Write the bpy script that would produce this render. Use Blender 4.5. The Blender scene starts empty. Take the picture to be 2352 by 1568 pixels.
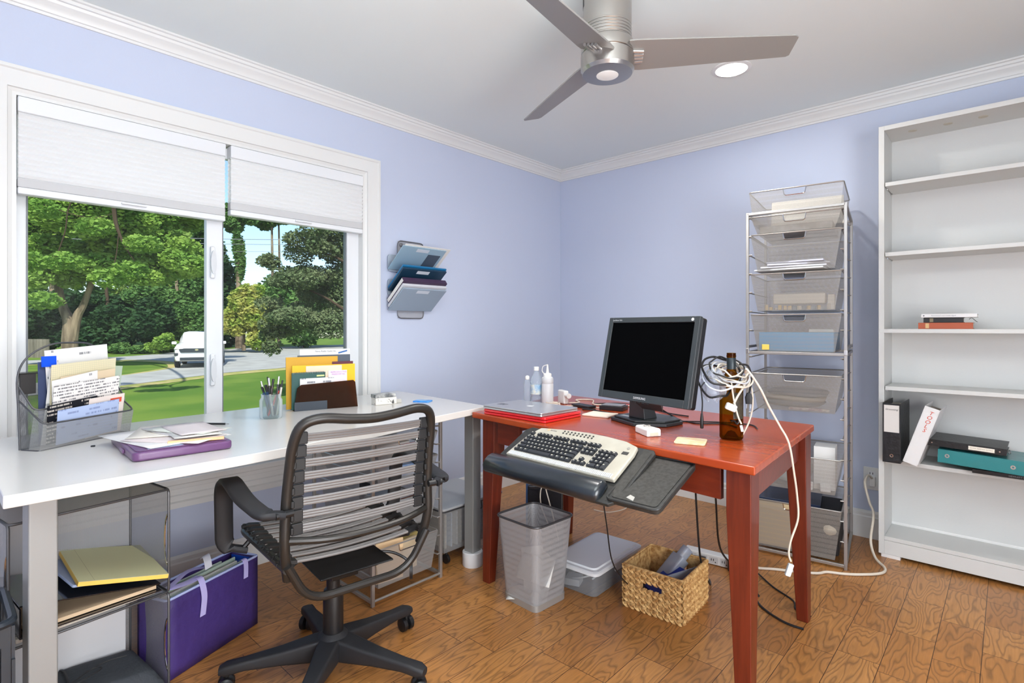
import bpy, math, random
import numpy as np
from mathutils import Matrix, Vector
rnd = random.Random(7)
S = bpy.context.scene
col = S.collection
R = math.radians

# ------------------------------------------------------------ camera, sky, lights, exposure
cam_d = bpy.data.cameras.new('camera')
cam = bpy.data.objects.new('camera', cam_d)
col.objects.link(cam)
cam.location = (2.728, -3.547, 1.164)
cam.rotation_euler = (R(90), 0, R(42.67))
cam_d.lens = 18.995
cam_d.sensor_width = 36
cam_d.shift_y = -32 / 2352
cam_d.clip_start = .02
cam_d.clip_end = 400
S.camera = cam

vs = S.view_settings
vs.view_transform = 'Standard'
vs.look = 'None'
vs.gamma = 1
vs.use_curve_mapping = False
vs.exposure = -0.26
try:
    S.cycles.transparent_max_bounces = 32
    S.cycles.max_bounces = 8
    S.cycles.diffuse_bounces = 5
except Exception:
    pass

W = bpy.data.worlds.new('sky')
S.world = W
W.use_nodes = True
wn = W.node_tree.nodes
wl = W.node_tree.links
bg = wn['Background']
sky = wn.new('ShaderNodeTexSky')
sky.sky_type = 'NISHITA'
sky.sun_disc = False
sky.sun_elevation = R(44)
sky.sun_rotation = R(120)
sky.altitude = 50
sky.dust_density = .6
sky.ozone_density = 2.5
wl.new(sky.outputs[0], bg.inputs[0])
bg.inputs[1].default_value = 0.27

def light(kind, name, loc, energy, color=(1, 1, 1), size=.1, rot=(0, 0, 0), size_y=None):
    d = bpy.data.lights.new(name, kind)
    d.energy = energy
    d.color = color
    if kind == 'SUN':
        d.angle = size
    elif kind == 'AREA':
        d.shape = 'RECTANGLE' if size_y else 'DISK'
        d.size = size
        if size_y:
            d.size_y = size_y
    else:
        d.shadow_soft_size = size
    o = bpy.data.objects.new(name, d)
    o.location = loc
    o.rotation_euler = rot
    col.objects.link(o)
    return o

sun = light('SUN', 'sun', (0, 0, 20), 7.4, (1, .96, .88), R(.6))
sun.rotation_euler = Vector((-.62, .35, -.70)).to_track_quat('-Z', 'Y').to_euler()
light('AREA', 'ceiling_lamp_glow', (1.717, -.853, 2.425), 11, (1, .96, .90), .14)
light('AREA', 'fan_lamp_glow', (1.64, -1.85, 2.045), 11, (1, .97, .93), .09)
light('AREA', 'added_ceiling_fill', (2.45, -3.25, 1.95), 74, (.93, .97, 1), 1.0, Vector((-.02, .02, 1)).to_track_quat('-Z', 'Y').to_euler())  # added fill aimed up to brighten the ceiling, not a fixture of the room
light('AREA', 'added_side_fill', (4.1, -3.3, .95), 112, (.97, .99, 1), 1.6, Vector((-1, .15, -.10)).to_track_quat('-Z', 'Y').to_euler(), 1.5)  # added soft fill reaching under the desks; the right wall has no window

# ------------------------------------------------------------ materials
def lin(c):
    return tuple((x / 255 / 12.92 if x / 255 <= .04045 else ((x / 255 + .055) / 1.055) ** 2.4) for x in c)

def mat(name, rgb, rough=.5, metal=0, spec=.5, bump=None, emit=None, coat=0, var=None, sub=0):
    m = bpy.data.materials.new(name)
    m.use_nodes = True
    nt = m.node_tree
    b = nt.nodes['Principled BSDF']
    b.inputs['Base Color'].default_value = (*lin(rgb), 1)
    b.inputs['Roughness'].default_value = rough
    b.inputs['Metallic'].default_value = metal
    b.inputs['Specular IOR Level'].default_value = spec
    b.inputs['Coat Weight'].default_value = coat
    if emit:
        b.inputs['Emission Color'].default_value = (*emit[0], 1)
        b.inputs['Emission Strength'].default_value = emit[1]
    tc = None
    if bump or var:
        tc = nt.nodes.new('ShaderNodeTexCoord')
    if bump:
        n = nt.nodes.new('ShaderNodeTexNoise')
        n.inputs['Scale'].default_value = bump[0]
        n.inputs['Detail'].default_value = 3
        nt.links.new(tc.outputs['Object'], n.inputs['Vector'])
        bp = nt.nodes.new('ShaderNodeBump')
        bp.inputs['Strength'].default_value = bump[1]
        bp.inputs['Distance'].default_value = .01
        nt.links.new(n.outputs['Fac'], bp.inputs['Height'])
        nt.links.new(bp.outputs[0], b.inputs['Normal'])
    if var:   # (scale, second colour, stretch)
        n = nt.nodes.new('ShaderNodeTexNoise')
        n.inputs['Scale'].default_value = var[0]
        n.inputs['Detail'].default_value = 4
        mp = nt.nodes.new('ShaderNodeMapping')
        if len(var) > 2:
            mp.inputs['Scale'].default_value = var[2]
        nt.links.new(tc.outputs['Object'], mp.inputs[0])
        nt.links.new(mp.outputs[0], n.inputs['Vector'])
        r = nt.nodes.new('ShaderNodeValToRGB')
        r.color_ramp.elements[0].position = .38
        r.color_ramp.elements[1].position = .62
        r.color_ramp.elements[0].color = (*lin(rgb), 1)
        r.color_ramp.elements[1].color = (*lin(var[1]), 1)
        nt.links.new(n.outputs['Fac'], r.inputs[0])
        nt.links.new(r.outputs[0], b.inputs['Base Color'])
    return m

def clear(name, tint, amount=.6, rough=.1, body=(200, 205, 210)):
    """see-through plastic or glass: part tinted transparency, part glossy surface"""
    m = bpy.data.materials.new(name)
    m.use_nodes = True
    nt = m.node_tree
    b = nt.nodes['Principled BSDF']
    b.inputs['Base Color'].default_value = (*lin(body), 1)
    b.inputs['Roughness'].default_value = rough
    t = nt.nodes.new('ShaderNodeBsdfTransparent')
    t.inputs[0].default_value = (*lin(tint), 1)
    mx = nt.nodes.new('ShaderNodeMixShader')
    fr = nt.nodes.new('ShaderNodeLayerWeight')
    fr.inputs[0].default_value = .25
    ma = nt.nodes.new('ShaderNodeMath')
    ma.operation = 'MULTIPLY_ADD'
    ma.inputs[1].default_value = .45
    ma.inputs[2].default_value = 1 - amount
    nt.links.new(fr.outputs['Fresnel'], ma.inputs[0])
    nt.links.new(ma.outputs[0], mx.inputs[0])
    nt.links.new(t.outputs[0], mx.inputs[1])
    nt.links.new(b.outputs[0], mx.inputs[2])
    nt.links.new(mx.outputs[0], nt.nodes['Material Output'].inputs[0])
    return m

def perf(name, rgb, pitch=.0045, cover=.5, rough=.4, metal=.25):
    """expanded-metal mesh: a lattice of wire with holes between, on every face direction"""
    m = bpy.data.materials.new(name)
    m.use_nodes = True
    nt = m.node_tree
    N, L = nt.nodes, nt.links
    b = N['Principled BSDF']
    b.inputs['Base Color'].default_value = (*lin(rgb), 1)
    b.inputs['Roughness'].default_value = rough
    b.inputs['Metallic'].default_value = metal
    tc = N.new('ShaderNodeTexCoord')
    mx_prev = None
    k = 2 * math.pi / (pitch * 2)
    for v in ((1, 1, 1), (1, 1, -1), (1, -1, 1)):
        d = N.new('ShaderNodeVectorMath')
        d.operation = 'DOT_PRODUCT'
        d.inputs[1].default_value = tuple(k * q for q in v)
        L.new(tc.outputs['Object'], d.inputs[0])
        s = N.new('ShaderNodeMath')
        s.operation = 'SINE'
        L.new(d.outputs['Value'], s.inputs[0])
        a = N.new('ShaderNodeMath')
        a.operation = 'ABSOLUTE'
        L.new(s.outputs[0], a.inputs[0])
        if mx_prev is None:
            mx_prev = a
        else:
            mn = N.new('ShaderNodeMath')
            mn.operation = 'MINIMUM'
            L.new(mx_prev.outputs[0], mn.inputs[0])
            L.new(a.outputs[0], mn.inputs[1])
            mx_prev = mn
    lt = N.new('ShaderNodeMath')
    lt.operation = 'LESS_THAN'
    lt.inputs[1].default_value = cover
    L.new(mx_prev.outputs[0], lt.inputs[0])
    t = N.new('ShaderNodeBsdfTransparent')
    mx = N.new('ShaderNodeMixShader')
    L.new(lt.outputs[0], mx.inputs[0])
    L.new(t.outputs[0], mx.inputs[1])
    L.new(b.outputs[0], mx.inputs[2])
    L.new(mx.outputs[0], N['Material Output'].inputs[0])
    return m

def printed(name, rgb, ink=(60, 60, 65), rows=90, grid=False, dens=.5, axis='z'):
    """paper with rows of print (or a ruled grid) in the sheet's own x-z (or x-y) plane"""
    m = mat(name, rgb, .7, spec=.2)
    nt = m.node_tree
    N, L = nt.nodes, nt.links
    b = N['Principled BSDF']
    tc = N.new('ShaderNodeTexCoord')
    sp = N.new('ShaderNodeSeparateXYZ')
    L.new(tc.outputs['Object'], sp.inputs[0])
    v = sp.outputs['Z' if axis == 'z' else 'Y']
    def op(o, a, bb=None):
        n = N.new('ShaderNodeMath')
        n.operation = o
        for i, q in enumerate((a, bb)):
            if q is None:
                continue
            if isinstance(q, (int, float)):
                n.inputs[i].default_value = q
            else:
                L.new(q, n.inputs[i])
        return n.outputs[0]
    if grid:
        g1 = op('GREATER_THAN', op('FRACT', op('MULTIPLY', v, 1 / .0065)), .86)
        g2 = op('GREATER_THAN', op('FRACT', op('MULTIPLY', sp.outputs['X'], 1 / .0065)), .86)
        fac = op('MULTIPLY', op('MAXIMUM', g1, g2), .6)
    else:
        r = op('FRACT', op('MULTIPLY', v, rows))
        line = op('GREATER_THAN', r, .55)
        row = op('FLOOR', op('MULTIPLY', v, rows))
        cb = N.new('ShaderNodeCombineXYZ')
        L.new(op('MULTIPLY', sp.outputs['X'], 300), cb.inputs[0])
        L.new(op('MULTIPLY', row, 7.3), cb.inputs[1])
        n1 = N.new('ShaderNodeTexNoise')
        n1.inputs['Scale'].default_value = 1
        L.new(cb.outputs[0], n1.inputs['Vector'])
        cb2 = N.new('ShaderNodeCombineXYZ')
        L.new(op('MULTIPLY', sp.outputs['X'], 18), cb2.inputs[0])
        L.new(op('MULTIPLY', row, .9), cb2.inputs[1])
        n2 = N.new('ShaderNodeTexNoise')
        n2.inputs['Scale'].default_value = 1
        L.new(cb2.outputs[0], n2.inputs['Vector'])
        fac = op('MULTIPLY', op('MULTIPLY', line, op('GREATER_THAN', n1.outputs['Fac'], .45)),
                 op('MULTIPLY', op('GREATER_THAN', n2.outputs['Fac'], 1 - dens), .85))
    mx = N.new('ShaderNodeMix')
    mx.data_type = 'RGBA'
    L.new(fac, mx.inputs[0])
    mx.inputs[6].default_value = (*lin(rgb), 1)
    mx.inputs[7].default_value = (*lin(ink), 1)
    L.new(mx.outputs[2], b.inputs['Base Color'])
    return m

# ------------------------------------------------------------ mesh helpers
class B:
    def __init__(s):
        s.v = []; s.f = []; s.mi = []; s.k = 0
    def add(s, vs_, fs, M=None):
        o = len(s.v)
        s.v += [tuple(M @ Vector(p)) if M else tuple(p) for p in vs_]
        s.f += [tuple(i + o for i in f) for f in fs]
        s.mi += [s.k] * len(fs)
        return s
    def bx(s, x0, x1, y0, y1, z0, z1, M=None):
        return s.add([(x0, y0, z0), (x1, y0, z0), (x1, y1, z0), (x0, y1, z0), (x0, y0, z1), (x1, y0, z1), (x1, y1, z1), (x0, y1, z1)],
                     [(0, 3, 2, 1), (4, 5, 6, 7), (0, 1, 5, 4), (1, 2, 6, 5), (2, 3, 7, 6), (3, 0, 4, 7)], M)
    def box(s, c, d, M=None):
        return s.bx(c[0] - d[0] / 2, c[0] + d[0] / 2, c[1] - d[1] / 2, c[1] + d[1] / 2, c[2] - d[2] / 2, c[2] + d[2] / 2, M)
    def loft(s, rings, cap=True, M=None, closed=False):
        n = len(rings[0])
        vs_ = [p for r in rings for p in r]
        fs = []
        m = len(rings)
        for i in range(m if closed else m - 1):
            a, b = i * n, ((i + 1) % m) * n
            for j in range(n):
                fs.append((a + j, a + (j + 1) % n, b + (j + 1) % n, b + j))
        if cap and not closed:
            fs.append(tuple(range(n - 1, -1, -1)))
            fs.append(tuple((m - 1) * n + j for j in range(n)))
        return s.add(vs_, fs, M)
    def prism(s, poly, z0, z1, M=None):
        return s.loft([[(x, y, z0) for x, y in poly], [(x, y, z1) for x, y in poly]], True, M)
    def tube(s, pts, r, n=8, closed=False, M=None, flat=1):
        pts = [Vector(p) for p in pts]
        m = len(pts)
        rs = r if isinstance(r, (list, tuple)) else [r] * m
        rings = []
        up = None
        for i in range(m):
            a = pts[(i - 1) % m] if (closed or i > 0) else pts[i]
            b = pts[(i + 1) % m] if (closed or i < m - 1) else pts[i]
            t = (b - a)
            if t.length < 1e-9:
                t = Vector((0, 0, 1))
            t.normalize()
            if up is None:
                up = Vector((0, 0, 1)) if abs(t.z) < .9 else Vector((1, 0, 0))
            up = (up - t * up.dot(t))
            if up.length < 1e-6:
                up = t.orthogonal()
            up.normalize()
            q = t.cross(up)
            rings.append([tuple(pts[i] + q * math.cos(2 * math.pi * j / n) * rs[i] + up * math.sin(2 * math.pi * j / n) * rs[i] * flat) for j in range(n)])
        return s.loft(rings, True, M, closed)
    def rod(s, a, b, r, n=8, M=None):
        return s.tube([a, b], r, n, False, M)
    def lathe(s, prof, n=24, c=(0, 0, 0), M=None, cap=True):
        rings = [[(c[0] + max(r, 1e-5) * math.cos(2 * math.pi * j / n), c[1] + max(r, 1e-5) * math.sin(2 * math.pi * j / n), c[2] + z) for j in range(n)] for r, z in prof]
        return s.loft(rings, cap, M)
    def grid(s, fn, nu, nv, M=None):
        vs_ = [fn(i / nu, j / nv) for i in range(nu + 1) for j in range(nv + 1)]
        fs = [(i * (nv + 1) + j, (i + 1) * (nv + 1) + j, (i + 1) * (nv + 1) + j + 1, i * (nv + 1) + j + 1) for i in range(nu) for j in range(nv)]
        return s.add(vs_, fs, M)
    def out(s, name, m, parent=None, ang=35, bev=0, seg=2, solid=0, sub=0):
        me = bpy.data.meshes.new(name)
        me.from_pydata(s.v, [], s.f)
        for x in (m if isinstance(m, (list, tuple)) else [m]):
            me.materials.append(x)
        if max(s.mi, default=0) > 0:
            me.polygons.foreach_set('material_index', s.mi)
        me.update()
        if ang:
            me.shade_smooth()
            me.set_sharp_from_angle(angle=R(ang))
        o = bpy.data.objects.new(name, me)
        col.objects.link(o)
        if parent:
            o.parent = parent
        if solid:
            q = o.modifiers.new('thickness', 'SOLIDIFY')
            q.thickness = solid
            q.offset = 0
        if bev:
            q = o.modifiers.new('edges', 'BEVEL')
            q.width = bev
            q.segments = seg
            q.limit_method = 'ANGLE'
            q.harden_normals = True
        return o

def cr(pts, n=6, closed=False):
    P_ = [Vector(p) for p in pts]
    m = len(P_)
    o = []
    for i in range(m if closed else m - 1):
        if closed:
            a, b, c, d = P_[(i - 1) % m], P_[i], P_[(i + 1) % m], P_[(i + 2) % m]
        else:
            a, b, c, d = P_[max(i - 1, 0)], P_[i], P_[i + 1], P_[min(i + 2, m - 1)]
        for k in range(n):
            t = k / n
            o.append(.5 * ((2 * b) + (c - a) * t + (2 * a - 5 * b + 4 * c - d) * t * t + (3 * b - a - 3 * c + d) * t ** 3))
    if not closed:
        o.append(P_[-1])
    return [tuple(p) for p in o]

def fil(pts, r, n=5, closed=False):
    """polyline with rounded corners"""
    P_ = [Vector(p) for p in pts]
    m = len(P_)
    o = []
    for i in range(m):
        if not closed and i in (0, m - 1):
            o.append(tuple(P_[i]))
            continue
        a, b, c = P_[(i - 1) % m], P_[i], P_[(i + 1) % m]
        d1, d2 = (a - b), (c - b)
        k = min(r, d1.length * .49, d2.length * .49)
        p, q = b + d1.normalized() * k, b + d2.normalized() * k
        for j in range(n + 1):
            t = j / n
            o.append(tuple(p * (1 - t) ** 2 + b * 2 * t * (1 - t) + q * t * t))
    return o

def rr(w, d, r, n=4, cx=0, cy=0):
    return [(x, y) for x, y, _ in fil([(cx - w / 2, cy - d / 2, 0), (cx + w / 2, cy - d / 2, 0), (cx + w / 2, cy + d / 2, 0), (cx - w / 2, cy + d / 2, 0)], r, n, True)]

def tag(o, label=None, cat=None, group=None, kind=None):
    if label: o['label'] = label
    if cat: o['category'] = cat
    if group: o['group'] = group
    if kind: o['kind'] = kind
    return o

def thing(name, label, cat, loc=(0, 0, 0), rz=0, group=None, rot=None, kind=None):
    o = bpy.data.objects.new(name, None)
    o.empty_display_size = .05
    o.location = loc
    o.rotation_euler = rot if rot else (0, 0, R(rz))
    col.objects.link(o)
    return tag(o, label, cat, group, kind)

def put(o, loc, rz=0, rot=None):
    o.location = loc
    o.rotation_euler = rot if rot else (0, 0, R(rz))
    return o

def text(s, size, m, parent, M, name='lettering', ext=.0002, font=None, space=1, sh=0):
    cu = bpy.data.curves.new(name, 'FONT')
    cu.body = s
    cu.size = size
    cu.extrude = ext
    cu.resolution_u = 2
    cu.align_x = 'CENTER'
    cu.align_y = 'CENTER'
    cu.space_character = space
    cu.shear = sh
    t = bpy.data.objects.new(name, cu)
    me = bpy.data.meshes.new_from_object(t)
    me.name = name
    me.materials.clear()
    me.materials.append(m)
    bpy.data.objects.remove(t)
    o = bpy.data.objects.new(name, me)
    col.objects.link(o)
    o.parent = parent
    o.matrix_local = M
    return o

def T(x, y, z, rx=0, ry=0, rz=0):
    from mathutils import Euler
    return Matrix.Translation((x, y, z)) @ Euler((R(rx), R(ry), R(rz))).to_matrix().to_4x4()

def copy_tree(o, parent=None):
    c = o.copy()
    col.objects.link(c)
    c.parent = parent
    for ch in list(o.children):
        copy_tree(ch, c)
    return c

WHITE = mat('white_paint', (226, 226, 226), .35)
TRIM = mat('trim_white', (222, 222, 220), .4)
BLACK = mat('black_plastic', (22, 22, 24), .42)
SOFTBLACK = mat('soft_black', (30, 30, 33), .6)
METAL = mat('grey_metal', (150, 150, 152), .35, .6)
SILVER = mat('silver_metal', (190, 188, 186), .3, .85)
CHROME = mat('chrome', (215, 215, 215), .12, 1)
STEEL = mat('brushed_nickel', (176, 172, 168), .28, .95, bump=(60, .03))
PAPER = mat('paper', (228, 226, 222), .75, spec=.2)
PERF = perf('silver_mesh', (160, 160, 160), .0038, .36)
PERFD = perf('dark_mesh', (70, 70, 74), .0042, .42)

# ------------------------------------------------------------ room shell
RX, RY, H = 4.25, -4.5, 2.44
def floor_mat():
    m = mat('oak_planks', (180, 120, 65), .32, spec=.45)
    nt = m.node_tree
    N, L = nt.nodes, nt.links
    b = N['Principled BSDF']
    tc = N.new('ShaderNodeTexCoord')
    sp = N.new('ShaderNodeSeparateXYZ')
    L.new(tc.outputs['Object'], sp.inputs[0])
    cb = N.new('ShaderNodeCombineXYZ')
    L.new(sp.outputs['Y'], cb.inputs[0])
    ad = N.new('ShaderNodeMath'); ad.operation = 'ADD'; ad.inputs[1].default_value = .054
    L.new(sp.outputs['X'], ad.inputs[0])
    L.new(ad.outputs[0], cb.inputs[1])
    def brick(c1, c2, mort, ms):
        k = N.new('ShaderNodeTexBrick')
        k.offset = .37; k.offset_frequency = 2; k.squash = .72; k.squash_frequency = 3
        k.inputs['Scale'].default_value = 1
        k.inputs['Brick Width'].default_value = .34
        k.inputs['Row Height'].default_value = .129
        k.inputs['Mortar Size'].default_value = ms
        k.inputs['Mortar Smooth'].default_value = .3
        k.inputs['Color1'].default_value = c1
        k.inputs['Color2'].default_value = c2
        k.inputs['Mortar'].default_value = mort
        L.new(cb.outputs[0], k.inputs['Vector'])
        return k
    rndb = brick((0, 0, 0, 1), (1, 1, 1, 1), (.5, .5, .5, 1), .0)
    seam = brick((0, 0, 0, 1), (0, 0, 0, 1), (1, 1, 1, 1), .0012)
    # cathedral grain: contour lines of a stretched noise, shifted board by board
    mp = N.new('ShaderNodeMapping'); mp.inputs['Scale'].default_value = (1, .21, 1)
    L.new(tc.outputs['Object'], mp.inputs[0])
    sh = N.new('ShaderNodeVectorMath'); sh.operation = 'MULTIPLY'; sh.inputs[1].default_value = (13, 29, 7)
    L.new(rndb.outputs['Color'], sh.inputs[0])
    va = N.new('ShaderNodeVectorMath'); va.operation = 'ADD'
    L.new(mp.outputs[0], va.inputs[0]); L.new(sh.outputs[0], va.inputs[1])
    nz = N.new('ShaderNodeTexNoise'); nz.inputs['Scale'].default_value = 9.5; nz.inputs['Detail'].default_value = 2.6; nz.inputs['Roughness'].default_value = .45
    L.new(va.outputs[0], nz.inputs['Vector'])
    mu = N.new('ShaderNodeMath'); mu.operation = 'MULTIPLY'; mu.inputs[1].default_value = 19
    L.new(nz.outputs['Fac'], mu.inputs[0])
    fr = N.new('ShaderNodeMath'); fr.operation = 'FRACT'
    L.new(mu.outputs[0], fr.inputs[0])
    rp = N.new('ShaderNodeValToRGB')
    e = rp.color_ramp.elements
    e[0].position = 0; e[0].color = (.10, .10, .10, 1)
    e[1].position = .22; e[1].color = (.80, .80, .80, 1)
    q = e.new(.7); q.color = (1, 1, 1, 1)
    q = e.new(.90); q.color = (.50, .50, .50, 1)
    q = e.new(1.0); q.color = (.10, .10, .10, 1)
    L.new(fr.outputs[0], rp.inputs[0])
    # fine pores
    mp2 = N.new('ShaderNodeMapping'); mp2.inputs['Scale'].default_value = (160, 6, 1)
    L.new(tc.outputs['Object'], mp2.inputs[0])
    n2 = N.new('ShaderNodeTexNoise'); n2.inputs['Scale'].default_value = 1
    L.new(mp2.outputs[0], n2.inputs['Vector'])
    tone = N.new('ShaderNodeValToRGB')
    t = tone.color_ramp.elements
    t[0].color = (*lin((170, 112, 58)), 1); t[1].color = (*lin((196, 138, 78)), 1)
    q = t.new(.5); q.color = (*lin((184, 126, 68)), 1)
    L.new(rndb.outputs['Color'], tone.inputs[0])
    def mix(f, a, b_, bt='MIX'):
        x = N.new('ShaderNodeMix'); x.data_type = 'RGBA'; x.blend_type = bt
        for i, z in ((0, f), (6, a), (7, b_)):
            if hasattr(z, 'links'): L.new(z, x.inputs[i])
            else: x.inputs[i].default_value = z
        return x.outputs[2]
    inv = N.new('ShaderNodeInvert'); L.new(rp.outputs[0], inv.inputs[1])
    sc = N.new('ShaderNodeMath'); sc.operation = 'MULTIPLY'; sc.inputs[1].default_value = .74
    L.new(inv.outputs[0], sc.inputs[0])
    c1 = mix(sc.outputs[0], tone.outputs[0], (*lin((100, 68, 38)), 1))
    pr = N.new('ShaderNodeMapRange'); pr.inputs['From Min'].default_value = .35; pr.inputs['From Max'].default_value = .65
    pr.inputs['To Min'].default_value = 0; pr.inputs['To Max'].default_value = .35
    L.new(n2.outputs['Fac'], pr.inputs[0])
    c2 = mix(pr.outputs[0], c1, (*lin((150, 102, 56)), 1))
    c3 = mix(seam.outputs['Fac'], c2, (*lin((60, 36, 20)), 1))
    L.new(c3, b.inputs['Base Color'])
    bp = N.new('ShaderNodeBump'); bp.inputs['Strength'].default_value = .25; bp.inputs['Distance'].default_value = .002; bp.invert = True
    L.new(seam.outputs['Fac'], bp.inputs['Height']); L.new(bp.outputs[0], b.inputs['Normal'])
    return m

def st(o):
    o['kind'] = 'structure'
    return o
PERI = mat('periwinkle_wall_paint', (193, 201, 221), .7, spec=.25, bump=(180, .03))
CEIL = mat('ceiling_paint', (227, 233, 232), .85, spec=.1)
st(B().bx(0, RX, RY, 0, -.12, 0).out('floor', floor_mat(), ang=0))
st(B().bx(-.16, RX + .12, RY - .12, .12, H, H + .15).out('ceiling', CEIL, ang=0))
WY0, WY1, WZ0, WZ1 = -3.33, -1.838, .50, 2.045       # window opening
wl_ = B()
wl_.bx(-.16, 0, RY - .12, WY0, -.12, H); wl_.bx(-.16, 0, WY1, .12, -.12, H)
wl_.bx(-.16, 0, WY0, WY1, -.12, WZ0); wl_.bx(-.16, 0, WY0, WY1, WZ1, H)
st(wl_.out('wall_left', PERI, ang=0))
st(B().bx(0, RX, 0, .12, -.12, H).out('wall_back', PERI, ang=0))
st(B().bx(RX, RX + .12, RY - .12, .12, -.12, H).out('wall_right', PERI, ang=0))
st(B().bx(0, RX, RY - .12, RY, -.12, H).out('wall_front', PERI, ang=0))
# crown moulding profile (distance out from wall, drop below ceiling)
CP = [(0, .078), (.008, .078), (.010, .068), (.016, .066), (.018, .058), (.026, .046), (.040, .034), (.044, .024), (.052, .022), (.054, .010), (.064, .008), (.064, 0), (0, 0)]
st(B().loft([[(a, RY, H - d) for a, d in CP], [(a, -a, H - d) for a, d in CP]]).out('trim_1', TRIM, ang=20))
st(B().loft([[(a, -a, H - d) for a, d in CP], [(RX, -a, H - d) for a, d in CP]]).out('trim_2', TRIM, ang=20))
BP = [(0, 0), (.016, 0), (.016, .115), (.012, .122), (.012, .138), (.006, .15), (0, .15)]
st(B().loft([[(a, RY, z) for a, z in BP], [(a, -a, z) for a, z in BP]]).out('baseboard_left', TRIM, ang=20))
st(B().loft([[(a, -a, z) for a, z in BP], [(RX, -a, z) for a, z in BP]]).out('baseboard_back', TRIM, ang=20))

# window: casing, jamb, sashes, glass, latches
win = thing('window_1', None, None); st(win)
FP = [(0, 0), (.006, .012), (.014, .014), (.018, .03), (.018, .075), (.024, .08), (.024, .092), (0, .092)]   # (out from wall, across)
def frame_loop(y0, y1, z0, z1, prof):
    rings = []
    for yy, zz, sy, sz in ((y0, z0, -1, -1), (y1, z0, 1, -1), (y1, z1, 1, 1), (y0, z1, -1, 1)):
        rings.append([(a, yy + sy * d, zz + sz * d) for a, d in prof])
    return B().loft(rings, closed=True)
frame_loop(WY0, WY1, WZ0, WZ1, FP).out('casing', TRIM, win, ang=20)
j = B()
j.bx(-.155, 0, WY0, WY0 + .012, WZ0, WZ1 - .012).bx(-.155, 0, WY1 - .012, WY1, WZ0, WZ1 - .012).bx(-.155, 0, WY0, WY1, WZ1 - .012, WZ1)
j.out('jamb', TRIM, win, ang=0)
B().bx(-.155, .045, WY0 - .10, WY1 + .10, WZ0 - .028, WZ0 + .002).out('sill', TRIM, win, bev=.006)
ap = [(0, -.028), (.020, -.028), (.020, -.05), (.014, -.055), (.014, -.105), (.022, -.112), (.022, -.135), (0, -.135)]
B().loft([[(a, WY0 - .092, WZ0 + z) for a, z in ap], [(a, WY1 + .092, WZ0 + z) for a, z in ap]]).out('apron', TRIM, win, ang=20)
GL = clear('window_glass', (250, 253, 252), .995, .02)
VIN = mat('white_vinyl', (225, 227, 230), .35)
GREYV = mat('grey_seal', (120, 124, 128), .5)
def sash(y0, y1, xx, wl0, wr0):
    s = B()
    zb, zt = WZ0 + .012, WZ1 - .02
    s.bx(xx - .018, xx + .018, y0, y0 + wl0, zb, zt).bx(xx - .018, xx + .018, y1 - wr0, y1, zb, zt)
    s.bx(xx - .018, xx + .018, y0 + wl0, y1 - wr0, zb, zb + .05).bx(xx - .018, xx + .018, y0 + wl0, y1 - wr0, zt - .05, zt)
    o = s.out('sash', VIN, win, bev=.003)
    g = B()
    a, b = y0 + wl0, y1 - wr0
    for q in ((a, a + .006), (b - .006, b)):
        g.bx(xx - .012, xx + .012, q[0], q[1], zb + .05, zt - .05)
    g.out('glazing_bead', GREYV, o, ang=0)
    B().bx(xx - .002, xx + .002, a, b, zb + .045, zt - .045).out('glass_pane', GL, o, ang=0)
    return o
sash(WY0 + .012, -2.600, -.10, .035, .026)
sash(-2.655, WY1 - .012, -.060, .070, .075)
for zz in (1.47, .965):
    la = B().box((-.030, -2.633, zz), (.018, .020, .15)).out('latch', VIN, win, bev=.006)
    B().loft([[(-.012 - .010 * abs(math.cos(t)) * 0, -2.633 + .012 * math.cos(t), zz + .055 * math.sin(t)) for t in np.linspace(0, 2 * math.pi, 20)[:-1]],
              [(-.022, -2.633 + .012 * math.cos(t), zz + .055 * math.sin(t)) for t in np.linspace(0, 2 * math.pi, 20)[:-1]]]).out('latch_handle', mat('latch_grey', (205, 207, 210), .4), la)

# pleated shades
def fabric():
    m = mat('shade_fabric', (248, 248, 248), .9, spec=.1)
    nt = m.node_tree
    b = nt.nodes['Principled BSDF']
    t = nt.nodes.new('ShaderNodeBsdfTranslucent'); t.inputs[0].default_value = (.93, .94, .95, 1)
    mx = nt.nodes.new('ShaderNodeMixShader'); mx.inputs[0].default_value = .28
    nt.links.new(b.outputs[0], mx.inputs[1]); nt.links.new(t.outputs[0], mx.inputs[2])
    nt.links.new(mx.outputs[0], nt.nodes['Material Output'].inputs[0])
    return m
FAB = fabric()
def shade(y0, y1, zt, zb, label):
    t = thing('pleated_window_shade', label, 'window shade', (.0, (y0 + y1) / 2, zb))
    w = (y1 - y0) / 2; h = zt - zb
    B().bx(-.045, .012, -w, w, h - .058, h).out('headrail', VIN, t, bev=.004)
    B().bx(-.036, .006, -w, w, 0, .026).out('bottom_rail', VIN, t, bev=.005)
    B().bx(-.034, .004, -w, w, .026, .062).out('bottom_fabric_band', mat('shade_band', (196, 196, 197), .8), t, bev=.004)
    n = int((h - .12) / .0195)
    f = B()
    rows = []
    for i in range(2 * n + 1):
        z = .062 + (h - .120) * i / (2 * n)
        rows.append((.007 if i % 2 else .0, z))
    f.add([(x, s * w * .995, z) for x, z in rows for s in (-1, 1)], [(2 * i, 2 * i + 1, 2 * i + 3, 2 * i + 2) for i in range(2 * n)])
    f.add([(-.03 - x, s * w * .995, z) for x, z in rows for s in (-1, 1)], [(2 * i, 2 * i + 1, 2 * i + 3, 2 * i + 2) for i in range(2 * n)])
    f.out('pleated_fabric', FAB, t, ang=0)
    B().box((.014, 0, .016), (.012, .09, .008)).out('pull_tab', VIN, t, bev=.003)
shade(-3.315, -2.588, 2.029, 1.665, 'wide white pleated shade half lowered over the left window pane')
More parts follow.
